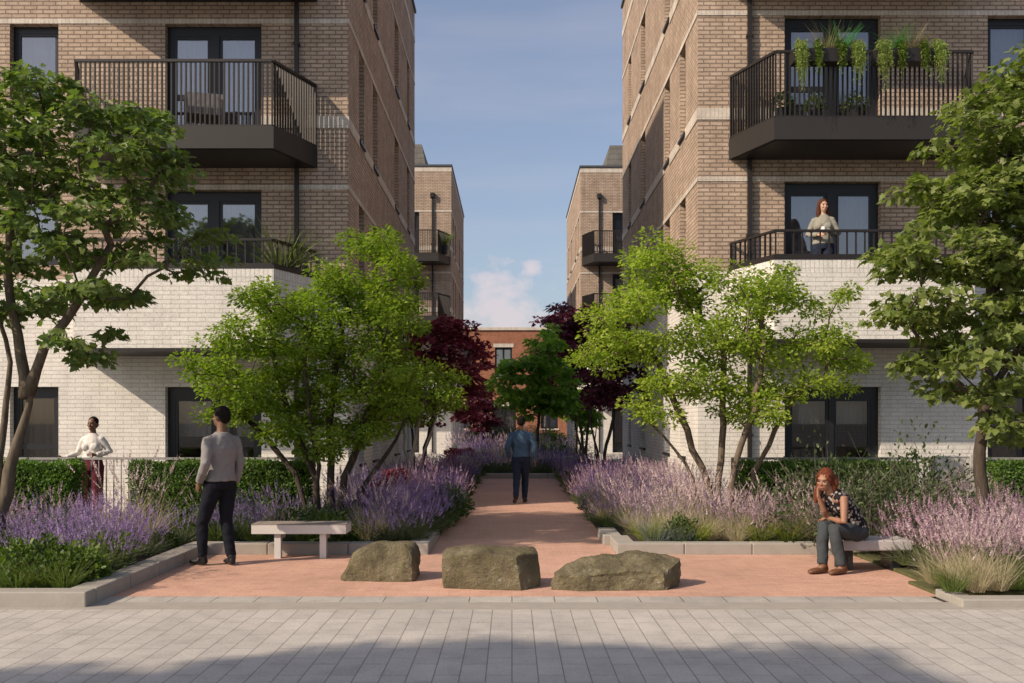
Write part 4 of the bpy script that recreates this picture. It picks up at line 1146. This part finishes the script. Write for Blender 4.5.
def person(name_loc, label, J, look, skin, hair, top, legs, shoes, hairstyle='short', sleeves=True, top_hem=.10, female=False, group=None, top_name='sweater', leg_name='trousers', k=1.0):
    """J: joints in local metres, everything resting on z=0; forward given per joint by 'fwd' vector"""
    r = empty('person', name_loc[0], label, 'person', group, rz=name_loc[1])
    fw = J['fwd'].normalized(); sd = J.get('side', fw.cross(V3(0,0,1)).normalized())   # sd = person's right
    hips, waist, chest, neck, head = J['hips'], J['waist'], J['chest'], J['neck'], J['head']
    look = look.normalized(); hup = (J.get('hup', head-neck)).normalized(); hs = look.cross(hup).normalized(); hup = hs.cross(look).normalized()
    R = Matrix((hs, look, hup)).transposed()      # local: x right, y forward, z up
    H = lambda x, y, z: head + R @ V3(x, y, z)
    f = .90 if female else 1.0
    body = MB()
    # head: skull, jaw, nose, brow, ears
    body.ball(H(0,-.012,.025), (.073,.092,.092), rot=R); body.ball(H(0,.022,-.040), (.056,.066,.072), rot=R); body.ball(H(0,.045,-.085), (.032,.030,.022), rot=R)
    body.loft([H(0,.078,.018), H(0,.102,-.022), H(0,.086,-.036)], [.009,.0135,.010], 8)
    body.ball(H(-.034,.066,-.018), (.026,.022,.020), rot=R); body.ball(H(.034,.066,-.018), (.026,.022,.020), rot=R)
    body.ball(H(0,.070,.033), (.055,.020,.010), rot=R); body.ball(H(0,.078,-.060), (.024,.014,.011), rot=R)
    for s in (-1,1): body.ball(H(s*.074,-.008,-.010), (.010,.020,.030), rot=R)
    body.loft([neck-hup*.03, neck+(head-neck)*.35, head-hup*.03-look*.015], [(.062*f,.058*f),(.053*f,.053*f),(.052*f,.055*f)], 12, side=sd)
    # torso
    T = [(hips-(waist-hips)*.35, (.150,.105)), (hips, (.170,.118)), (hips.lerp(waist,.6), (.150,.105)), (waist, (.138 if female else .150,.100)), (waist.lerp(chest,.55), (.155*f,.112*f)), (chest, (.172*f,.118*f)), (chest.lerp(neck,.45), (.150*f,.098*f)), (chest.lerp(neck,.75), (.105*f,.080*f)), (neck, (.075*f,.065*f))]
    body.loft([p for p,_ in T], [q for _,q in T], 18, side=sd)
    if female:
        for s in (-1,1): body.ball(waist.lerp(chest,.72)+sd*s*.072+fw*.085, (.058,.05,.055))
    for S in ('L','R'):
        sh, el, wr = J['sh'+S], J['el'+S], J['wr'+S]
        body.loft([neck.lerp(sh,.30)-V3(0,0,.055), neck.lerp(sh,.65)-V3(0,0,.035), sh-V3(0,0,.012), sh.lerp(el,.35), el, el.lerp(wr,.3), wr], [.052*f,.056*f,.054*f,.047*f,.038*f,.038*f,.024*f], 12)
        hand(body, wr, J.get('hd'+S, wr-el), J.get('hn'+S, -sd if S=='R' else sd), J.get('ht'+S, fw), J.get('hc'+S, .4), .98*f)
        hp, kn, an = J['hip'+S], J['kn'+S], J['an'+S]
        body.loft([hp+V3(0,0,.03), hp.lerp(kn,.15), hp.lerp(kn,.55), kn, kn.lerp(an,.3), kn.lerp(an,.7), an], [.092,.089,.072,.055,.056,.042,.036], 14)
        td = J.get('toe'+S, fw).normalized()
        body.loft([an-td*.045-V3(0,0,.045), an+td*.03-V3(0,0,.04), an+td*.12-V3(0,0,.055)], [.034,.038,.028], 10)
    b = remesh(body.build('body', skin, r), .0085, 3)
    # clothes: shells a little larger than the body
    c = MB(); e = .016; hem = hips.lerp(waist, top_hem)
    TT = [(hem, (.184,.135)), (hips.lerp(waist,.6), (.168,.126)), (waist, ((.152 if female else .166)+.004,.120)), (waist.lerp(chest,.55), (.170*f+.004,.128*f)), (chest, (.188*f,.134*f)), (chest.lerp(neck,.45), (.166*f,.112*f)), (chest.lerp(neck,.75), (.132*f,.094*f)), (chest.lerp(neck,.93), (.088*f,.078*f)), (neck+(neck-chest)*.02, (.078*f,.074*f))]
    c.loft([p for p,_ in TT], [q for _,q in TT], 20, side=sd)
    if female:
        for s in (-1,1): c.ball(waist.lerp(chest,.72)+sd*s*.072+fw*.088, (.068,.06,.065))
    for S in ('L','R'):
        sh, el, wr = J['sh'+S], J['el'+S], J['wr'+S]
        if sleeves:
            c.loft([neck.lerp(sh,.30)-V3(0,0,.055), neck.lerp(sh,.65)-V3(0,0,.035), sh-V3(0,0,.012), sh.lerp(el,.35), el, el.lerp(wr,.3), el.lerp(wr,.6), el.lerp(wr,.93)], [.064*f,.068*f,.065*f,.062*f,.053*f,.052*f,.046*f,.041*f], 14)
        else:
            c.loft([neck.lerp(sh,.4)-V3(0,0,.02), neck.lerp(sh,.86)-V3(0,0,.02)], [.062*f,.064*f], 12)
    remesh(c.build(top_name, top, r), .010, 4, .008)
    c = MB()
    TT = [(hips-(waist-hips)*.38, (.160,.112)), (hips, (.180,.128)), (hips.lerp(waist,.6), (.160,.115)), (hips.lerp(waist,.8), (.154,.112))]
    c.loft([p for p,_ in TT], [q for _,q in TT], 18, side=sd)
    flare = J.get('flare', 0)
    for S in ('L','R'):
        hp, kn, an = J['hip'+S], J['kn'+S], J['an'+S]
        c.loft([hp+V3(0,0,.03), hp.lerp(kn,.15), hp.lerp(kn,.55), kn, kn.lerp(an,.3), kn.lerp(an,.7), kn.lerp(an,.97)], [.104,.101,.085+flare*.3,.068+flare*.6,.067+flare,.058+flare,.054+flare], 14)
    remesh(c.build(leg_name, legs, r), .010, 4, .008)
    for S in ('L','R'):
        an = J['an'+S]; td = J.get('toe'+S, fw).normalized(); up = J.get('sup'+S, V3(0,0,1)); ss = td.cross(up).normalized()
        c = MB(); z = up*-.048
        c.loft([an-td*.065+z+up*.012, an-td*.04+z+up*.008, an+td*.05+z, an+td*.12+z-up*.004, an+td*.170+z-up*.010, an+td*.192+z-up*.014], [(.030,.030),(.038,.040),(.042,.036),(.047,.030),(.040,.022),(.018,.012)], 12, side=ss)
        c.loft([an+up*.035-td*.012, an+up*-.02-td*.01], [.046,.050], 12)
        remesh(c.build('shoe', shoes, r), .008, 4)
    # eyes, mouth
    for s in (-1,1):
        c = MB(); c.ball(H(s*.032,.080,.010), (.013,.007,.0065), rot=R); c.build('eye', M['eye'], r, True)
    c = MB(); c.ball(H(0,.089,-.058), (.021,.006,.0065), rot=R); c.build('mouth', M['lip'], r, True)
    # hair
    c = MB()
    if hairstyle == 'short':
        c.ball(H(0,-.026,.042), (.081,.094,.089), rot=R); c.ball(H(0,-.060,.005), (.074,.055,.075), rot=R); c.ball(H(0,.030,.088), (.062,.050,.028), rot=R)
    elif hairstyle == 'bun':
        c.ball(H(0,-.028,.042), (.080,.090,.086), rot=R); c.ball(H(0,-.105,.055), (.045,.045,.045), rot=R); c.ball(H(0,-.055,.0), (.072,.055,.07), rot=R)
    elif hairstyle == 'long':
        c.ball(H(0,-.026,.044), (.084,.094,.090), rot=R)
        for s in (-1,1):
            c.loft([H(s*.062,.0,.055), H(s*.082,-.012,-.03), H(s*.088,-.015,-.13), H(s*.075,.0,-.23), H(s*.07,.02,-.30)], [.030,.034,.040,.040,.018], 10)
        c.loft([H(0,-.07,.03), H(0,-.09,-.08), H(0,-.10,-.2), H(0,-.10,-.29)], [(.07,.05),(.085,.045),(.08,.04),(.05,.02)], 12, side=hs)
    elif hairstyle == 'tied':
        c.ball(H(0,-.024,.042), (.082,.094,.090), rot=R); c.ball(H(0,-.055,.0), (.074,.058,.075), rot=R)
        c.loft([H(.05,-.08,.03), H(.085,-.07,-.05), H(.10,-.03,-.14), H(.10,.02,-.20), H(.10,.05,-.26)], [.035,.045,.045,.036,.012], 10); c.loft([H(-.05,-.08,.03), H(-.085,-.05,-.05), H(-.08,-.04,-.13)], [.035,.04,.014], 10)
        for s in (-1,1): c.loft([H(s*.05,.05,.075), H(s*.074,.03,.02), H(s*.08,-.02,-.03)], [.018,.016,.02], 8)
    remesh(c.build('hair', hair, r), .008, 2, .007, (42, 42, 9))
    return r

def stand(h=1.78, female=False):
    k = h/1.78
    J = dict(hips=V3(0,0,.93), waist=V3(0,.0,1.12), chest=V3(0,-.01,1.32), neck=V3(0,-.02,1.49), head=V3(0,.0,1.655), fwd=V3(0,1,0))
    w = .150 if female else .185
    for S, s in (('L',-1),('R',1)):
        J['sh'+S] = V3(s*w,-.01,1.405); J['el'+S] = V3(s*(w+.055),-.03,1.15); J['wr'+S] = V3(s*(w+.045),.05,.90)
        J['hip'+S] = V3(s*.088,0,.90); J['kn'+S] = V3(s*.10,.01,.49); J['an'+S] = V3(s*.10,0,.085); J['toe'+S] = V3(s*.2,1,0)
    return {n: p*k if n not in ('fwd','toeL','toeR') else p for n, p in J.items()}

# standing man, seen from behind, looking over towards the railing
J = stand(1.80)
J['hipL'] += V3(0,.02,0); J['knL'] = V3(-.12,.17,.49); J['anL'] = V3(-.11,.19,.09); J['knR'] = V3(.09,.02,.49); J['anR'] = V3(.09,-.07,.09)
J['elL'] = V3(-.265,-.08,1.16); J['wrL'] = V3(-.22,.10,.94); J['hdL'] = V3(.15,.5,-.8)
J['toeL'] = V3(-.1,1,0); J['toeR'] = V3(.35,1,0)
person(((-3.29,11.25,.004), math.radians(54)), 'man in grey jumper and dark trousers standing by the kerb, hand at his pocket', J, V3(-.15,1,-.03), M['skin_b'], M['hair_black'], M['grey_wool'], M['navy'], M['black_leather'], 'short')
# walking man
J = stand(1.72)
J['knL'] = V3(-.09,-.02,.47); J['anL'] = V3(-.12,-.27,.14); J['knR'] = V3(.09,.13,.48); J['anR'] = V3(.08,.15,.085); J['supL'] = V3(0,-.35,1).normalized(); J['toeL'] = V3(-.1,1,-.35)
J['elL'] = V3(-.27,-.10,1.12); J['wrL'] = V3(-.25,.04,.90); J['elR'] = V3(.26,-.06,1.11); J['wrR'] = V3(.27,.0,.85)
person(((.18,19.75,.004), math.radians(3)), 'man in blue denim jacket walking away along the terracotta path', J, V3(.05,1,-.05), M['skin_b'], M['hair_black'], M['denim_jacket'], M['dark_jeans'], M['black_leather'], 'short', top_name='jacket')
# woman behind the railing, facing us
J = stand(1.70, True)
J['elL'] = V3(-.27,-.06,1.12); J['wrL'] = V3(-.13,.17,1.08); J['hdL'] = V3(.7,.6,.1); J['hcL'] = .7
J['elR'] = V3(.25,.0,1.10); J['wrR'] = V3(.36,.20,1.03); J['hdR'] = V3(.35,.8,.12); J['hnR'] = V3(0,0,1); J['htR'] = V3(1,0,0)
J['flare'] = .02
person(((-6.93,16.45,0.0), math.radians(176)), 'woman in white blouse and burgundy trousers standing behind the railing', J, V3(.05,1,-.02), M['skin_b'], M['hair_black'], M['white_cotton'], M['burgundy'], M['black_leather'], 'bun', female=True, top_hem=.75, top_name='blouse')
# woman on the terrace with a mug
J = stand(1.68, True)
J['elL'] = V3(-.25,.0,1.07); J['wrL'] = V3(-.05,.22,1.10); J['hdL'] = V3(.6,.6,.15); J['hnL'] = V3(.8,-.5,0); J['hcL'] = .8
J['elR'] = V3(.25,-.02,1.07); J['wrR'] = V3(.08,.22,1.03); J['hdR'] = V3(-.8,.4,.1); J['hcR'] = .6
person(((5.40,17.28,3.80), math.radians(165)), 'woman with long auburn hair in an olive jumper on the white brick terrace', J, V3(-.45,1,-.05), M['skin_a'], M['hair_auburn'], M['olive_knit'], M['dark_jeans'], M['black_leather'], 'long', female=True)
mb = MB(); mb.loft([(0,0,0),(0,0,.09)], [.034,.040], 16, cap=False); mb.loft([(0,0,.002),(0,0,.006)], [.033,.033], 16); mb.loft([(.038,0,.07),(.062,0,.06),(.062,0,.03),(.036,0,.02)], [.006]*4, 8)
def loc_on(cx, cy, cz, a, v): return (cx + math.cos(a)*v[0]-math.sin(a)*v[1], cy + math.sin(a)*v[0]+math.cos(a)*v[1], cz+v[2])
tag(mb.build('mug', M['ceramic'], loc=loc_on(5.40,17.28,3.80, math.radians(165), (.005,.33,1.055))), 'white mug held by the woman on the terrace', 'mug')
# seated woman (local = world axes; bench top z .345; faces -x and a little towards us)
F_ = V3(-.86,-.5,0).normalized(); Sd = F_.cross(V3(0,0,1)).normalized()
O = V3(3.74,10.90,0)
hips = V3(0,0,.435)
J = dict(fwd=F_, side=Sd, hips=hips, waist=hips+F_*.09+V3(0,0,.17), chest=hips+F_*.24+V3(0,0,.325), neck=hips+F_*.355+V3(0,0,.44), head=hips+F_*.44+V3(0,0,.57))
for S, s in (('L',-1),('R',1)):
    J['sh'+S] = J['neck']+Sd*s*.165-V3(0,0,.055)-F_*.02
    J['hip'+S] = hips+Sd*s*.085+V3(0,0,-.01); 
J['knR'] = hips+Sd*.07+F_*.40+V3(0,0,.06); J['anR'] = hips+Sd*.02+F_*.46+V3(0,0,-.345)
J['knL'] = hips-Sd*.09+F_*.41+V3(0,0,.05); J['anL'] = hips-Sd*.13+F_*.33+V3(0,0,-.345)
J['toeL'] = F_; J['toeR'] = F_+Sd*.1
J['elR'] = J['knR']-F_*.06+V3(0,0,.11); J['wrR'] = J['head']+F_*.055+Sd*.045+V3(0,0,-.17); J['hdR'] = V3(0,0,1)-F_*.15+Sd*.1; J['hnR'] = -F_*.3-Sd; J['htR'] = -F_; J['hcR'] = .5
J['elL'] = J['shL']+F_*.06-V3(0,0,.25)-Sd*.05; J['wrL'] = J['knR']-F_*.10+V3(0,0,.09); J['hdL'] = Sd+F_*.3-V3(0,0,.15); J['hnL'] = V3(0,0,-1); J['htL'] = F_; J['hcL'] = .6
J['hup'] = V3(0,0,1)+F_*.25-Sd*.15
person(((O.x,O.y,0.0), 0), 'seated woman with rust red hair, spotted top and jeans resting her chin on her hand', J, F_*.9-V3(0,.30,0)-V3(0,0,.28), M['skin_c'], M['hair_red'], M['spotted'], M['blue_jeans'], M['brown_leather'], 'tied', sleeves=False, female=True, top_hem=.2, top_name='top', leg_name='jeans')

# ------------------------------------------------------------------ balcony plants and furniture
def planter(x, label):
    mb = MB(); w, d, h, t = .58, .13, .22, .018
    mb.box(-w,w,-d,-d+t,0,h); mb.box(-w,w,d-t,d,0,h); mb.box(-w,-w+t,-d+t,d-t,0,h); mb.box(w-t,w,-d+t,d-t,0,h); mb.box(-w+t,w-t,-d+t,d-t,0,t); mb.box(-w+t,w-t,-d+t,d-t,h-.05,h-.03)
    for u in (-.25,.25): mb.box(u-.02,u+.02,d+.001,d+.10,h-.03,h-.015)
    o = mb.build('planter_box', M['bronze'], loc=(x, 16.50, 7.55)); tag(o, label, 'planter'); return o
M['trail'] = leaf_mat('trailing_foliage', (0.180, 0.240, 0.070), (0.290, 0.340, 0.120), .4)
M['ivy'] = leaf_mat('ivy_leaf', (0.060, 0.110, 0.020), (0.140, 0.190, 0.030), .35)
M['tuft'] = leaf_mat('bright_tuft', (0.040, 0.190, 0.040), (0.070, 0.260, 0.060), .35)
M['tan_tuft'] = leaf_mat('tan_tuft', (0.200, 0.170, 0.090), (0.300, 0.250, 0.140), .3)
def trailing(loc, L, w, m, seed, n=70, leafy=False, name='trailing_plant', label=''):
    rg = np.random.default_rng(seed); V, F = [], []
    for i in range(n):
        x = rg.uniform(-w,w); out = rg.uniform(.10,.24)
        l = L*rg.uniform(.25,1.0)*(1-.55*abs(x)/w); p0 = np.array([x*.7, .05, 0.]); pts = [p0, np.array([x*.85,-out*.45,rg.uniform(.08,.18)]), np.array([x,-out,rg.uniform(.0,.06)]), np.array([x*1.05,-out-.02,-l*.5]), np.array([x*1.08,-out-.01,-l])]
        prev = None
        for a, b in zip(pts, pts[1:]):
            for t in (0,.5):
                q = a+(b-a)*t; s_ = np.array([.004,0.004,0])
                if prev is not None:
                    b0 = len(V); V += [prev-s_, prev+s_, q+s_, q-s_]; F.append((b0,b0+1,b0+2,b0+3))
                prev = q
                for k in range(3 if not leafy else 2):
                    d = rg.normal(size=3); d[2] -= .8; d /= np.linalg.norm(d); c = q+rg.normal(0,.015,3)
                    nv = rg.normal(size=3); nv /= np.linalg.norm(nv)
                    floret(V, F, c, d, nv*(.6 if leafy else .25), (.055 if leafy else .07)*rg.uniform(.6,1.2), rg)
    me = to_mesh(name, V, F, m); o = link_mesh(name, me, loc=loc); return tag(o, label, 'plant')
def tuft(loc, m, h, seed, label, name='grass_tuft'):
    me, _ = make_grass(name, m, h, .08, 110, .012, .7, None, 0, seed)
    return tag(link_mesh(name, me, loc=loc), label, 'plant')
zt = 7.55+.20
for i, (x, side) in enumerate(((5.22,'left'),(6.58,'right'))):
    planter(x, f'dark planter box on the balcony rail, {side} of the two')
    e = -1 if side == 'left' else 1
    trailing((x-.46, 16.50, zt), .95, .10, M['trail'], 60+i, 60, False, label=f'pale trailing plant at the left end of the {side} balcony planter')
    trailing((x+.46, 16.50, zt), .90, .10, M['trail'], 64+i, 56, False, label=f'pale trailing plant at the right end of the {side} balcony planter')
    trailing((x-.18, 16.50, zt), .75, .05, M['ivy'], 70+i, 34, True, 'ivy_plant', f'ivy hanging left of centre from the {side} balcony planter')
    trailing((x+.20, 16.50, zt), .70, .05, M['ivy'], 74+i, 34, True, 'ivy_plant', f'ivy hanging right of centre from the {side} balcony planter')
    tuft((x-.36*e*0+.02, 16.52, zt), M['tan_tuft'], .55, 80+i, f'tan grassy tuft in the middle of the {side} balcony planter')
    tuft((x+(.24 if e < 0 else -.24), 16.52, zt), M['tuft'], .52, 84+i, f'bright green tuft standing in the {side} balcony planter')
for i, (x, y, z) in enumerate(((4.75,17.5,6.90),(5.35,17.6,6.90),(6.05,17.55,6.90))):
    r = empty('potted_plant', (x, y, z), ('low potted plant behind the balcony railing by the door frame','dark potted shrub in the middle of the planted balcony','potted shrub on the planted balcony beside the wooden stake')[i], 'potted plant')
    mb = MB(); mb.loft([(0,0,0),(0,0,.2),(0,0,.22)], [.09,.12,.125], 14); mb.build('pot', M['frame'], r)
    me, _ = make_shrub('foliage', M['shrub_green'], .2, .28, 260, .06, OVAL, 90+i); link_mesh('foliage', me, r, (0,0,.2))
# spiky palm in a pot on the left terrace
r = empty('potted_palm', (-4.02, 17.4, 4.25), 'spiky green potted palm on the left white brick terrace', 'potted plant')
mb = MB(); mb.loft([(0,0,-.42),(0,0,-.1),(0,0,-.08)], [.13,.18,.19], 16); mb.build('pot', M['frame'], r)
g, _ = make_grass('fronds', M['grass_green'], 1.05, .07, 190, .026, .85, None, 0, 95); link_mesh('fronds', g, r, (0,0,-.1))
r = empty('potted_palm', (-3.25, 47.9, 9.65), 'small potted palm on the far left balcony', 'potted plant')
mb = MB(); mb.loft([(0,0,0),(0,0,.4)], [.15,.19], 12); mb.build('pot', M['frame'], r)
g, _ = make_grass('fronds', M['grass_green'], .9, .06, 90, .03, .9, None, 0, 96); link_mesh('fronds', g, r, (0,0,.4))
# lounge chair and small table on the left balcony
r = empty('garden_chair', (-5.35, 17.3, 6.60), 'grey lounge chair behind the left balcony railing', 'chair', rz=.3)
mb = MB(); mb.box(-.33,.33,-.3,.3,.28,.40); mb.build('seat', M['grey_wool'], r)
mb = MB(); mb.box(-.33,.33,.27,.35,.40,.82); mb.build('backrest', M['grey_wool'], r)
for x in (-.3,.3):
    mb = MB(); mb.box(x-.03,x+.03,-.28,.26,.52,.56); mb.box(x-.03,x+.03,-.28,-.22,.401,.519); mb.build('armrest', M['bench_wood'], r)
    for y in (-.27,.27):
        mb = MB(); mb.box(x-.025,x+.025,y-.025,y+.025,0,.279); mb.build('leg', M['bench_wood'], r)
# ------------------------------------------------------------------ light, sky, camera
d = Vector((1.55, 1.0, -1.32))
sun = bpy.data.lights.new('Sun', 'SUN'); sun.energy = SUN_E; sun.angle = math.radians(.8); sun.color = (1.0, .83, .65)
so = bpy.data.objects.new('sun_lamp', sun); COL.objects.link(so); so.rotation_euler = d.to_track_quat('-Z', 'Y').to_euler(); so.location = (-20, -10, 20)
elev = math.atan2(1.32, math.hypot(1.55, 1.0)); rot = math.atan2(-1.55, -1.0)
w = bpy.data.worlds.new('World'); SC.world = w; w.use_nodes = True
nt = w.node_tree; nt.nodes.clear()
def N(t, **k):
    n = nt.nodes.new(t)
    for a, b in k.items(): setattr(n, a, b)
    return n
def ma(op, a, b=None, c=None):
    n = N('ShaderNodeMath', operation=op)
    for i, x in enumerate((a, b, c)):
        if x is None: continue
        if isinstance(x, (int, float)): n.inputs[i].default_value = x
        else: nt.links.new(x, n.inputs[i])
    return n.outputs[0]
sky = N('ShaderNodeTexSky', sky_type='NISHITA'); sky.sun_disc = False
sky.sun_elevation = elev; sky.sun_rotation = rot % (2*PI); sky.air_density = 1.0; sky.dust_density = 2.2; sky.ozone_density = 2.1; sky.altitude = 50
tc = N('ShaderNodeTexCoord'); sp = N('ShaderNodeSeparateXYZ'); nt.links.new(tc.outputs['Generated'], sp.inputs[0])
hl = ma('SQRT', ma('ADD', ma('MULTIPLY', sp.outputs[0], sp.outputs[0]), ma('MULTIPLY', sp.outputs[1], sp.outputs[1])))
el = ma('DIVIDE', sp.outputs[2], ma('MAXIMUM', hl, .001)); az = ma('ARCTAN2', sp.outputs[0], sp.outputs[1])
cb = N('ShaderNodeCombineXYZ'); nt.links.new(az, cb.inputs[0]); nt.links.new(ma('MULTIPLY', el, 1.5), cb.inputs[1])
def noi(scale, det, rough, w_=0.0):
    n = N('ShaderNodeTexNoise', noise_dimensions='4D'); nt.links.new(cb.outputs[0], n.inputs['Vector']); n.inputs['W'].default_value = w_
    n.inputs['Scale'].default_value = scale; n.inputs['Detail'].default_value = det; n.inputs['Roughness'].default_value = rough; return n.outputs['Fac']
nz = noi(30, 8, .6, 3.3); nl = noi(7, 3, .5, 5.0)
def blob(a, e, ra, re):
    x = ma('DIVIDE', ma('SUBTRACT', az, a), ra); y = ma('DIVIDE', ma('SUBTRACT', el, e), re)
    return ma('SUBTRACT', 1.0, ma('SQRT', ma('ADD', ma('MULTIPLY', x, x), ma('MULTIPLY', y, y))))
# cumulus bank low over the far house, one small puff, and a scatter round the horizon
b1 = blob(-.012, .112, .066, .060); b2 = blob(.018, .152, .017, .013); b3 = blob(.0, .085, .16, .030)
bl = ma('MAXIMUM', ma('MAXIMUM', b1, b2), b3)
far = ma('SUBTRACT', ma('MULTIPLY', ma('SUBTRACT', nl, .52), 3.0), ma('MULTIPLY', ma('ABSOLUTE', ma('SUBTRACT', el, .12)), 7.0))
far = ma('SUBTRACT', far, ma('MULTIPLY', ma('LESS_THAN', ma('ABSOLUTE', az), .2), 6.0))
dens = ma('ADD', ma('MAXIMUM', ma('MAXIMUM', bl, -1.5), far), ma('MULTIPLY', ma('SUBTRACT', nz, .5), 2.3))
mr = N('ShaderNodeMapRange', interpolation_type='SMOOTHSTEP'); nt.links.new(dens, mr.inputs[0]); mr.inputs[1].default_value = .02; mr.inputs[2].default_value = .85; mr.inputs[4].default_value = .72
wisp = N('ShaderNodeMapRange', interpolation_type='SMOOTHSTEP')
cb2 = N('ShaderNodeCombineXYZ'); nt.links.new(ma('MULTIPLY', az, .35), cb2.inputs[0]); nt.links.new(ma('MULTIPLY', el, 2.2), cb2.inputs[1])
nw = N('ShaderNodeTexNoise'); nt.links.new(cb2.outputs[0], nw.inputs['Vector']); nw.inputs['Scale'].default_value = 9; nw.inputs['Detail'].default_value = 5
nt.links.new(nw.outputs['Fac'], wisp.inputs[0]); wisp.inputs[1].default_value = .30; wisp.inputs[2].default_value = .80; wisp.inputs[3].default_value = .11; wisp.inputs[4].default_value = .24
cover = ma('MAXIMUM', mr.outputs[0], wisp.outputs[0])
mx = N('ShaderNodeMix', data_type='RGBA'); nt.links.new(cover, mx.inputs[0]); nt.links.new(sky.outputs[0], mx.inputs[6]); mx.inputs[7].default_value = (*CLOUD, 1)
bg = N('ShaderNodeBackground'); nt.links.new(mx.outputs[2], bg.inputs[0]); bg.inputs[1].default_value = SKY_E
wo = N('ShaderNodeOutputWorld'); nt.links.new(bg.outputs[0], wo.inputs[0])

cam = bpy.data.cameras.new('Camera'); co = bpy.data.objects.new('camera', cam); COL.objects.link(co)
cam.lens = 35.0; cam.sensor_width = 36.0; cam.sensor_fit = 'HORIZONTAL'
cam.shift_x = 0.0; cam.shift_y = (420-341.5)/1024.0
cam.clip_start = .1; cam.clip_end = 1500
co.location = (0, 0, 1.65); co.rotation_euler = (math.radians(90), 0, 0)
SC.camera = co
SC.view_settings.view_transform = 'Standard'
try: SC.view_settings.look = 'None'
except Exception: pass
SC.view_settings.exposure = EXPO; SC.view_settings.gamma = 1.0
SC.render.engine = 'CYCLES'
SC.cycles.max_bounces = 8; SC.cycles.diffuse_bounces = 4; SC.cycles.transparent_max_bounces = 12; SC.cycles.use_denoising = True
SC.cycles.sample_clamp_indirect = 6
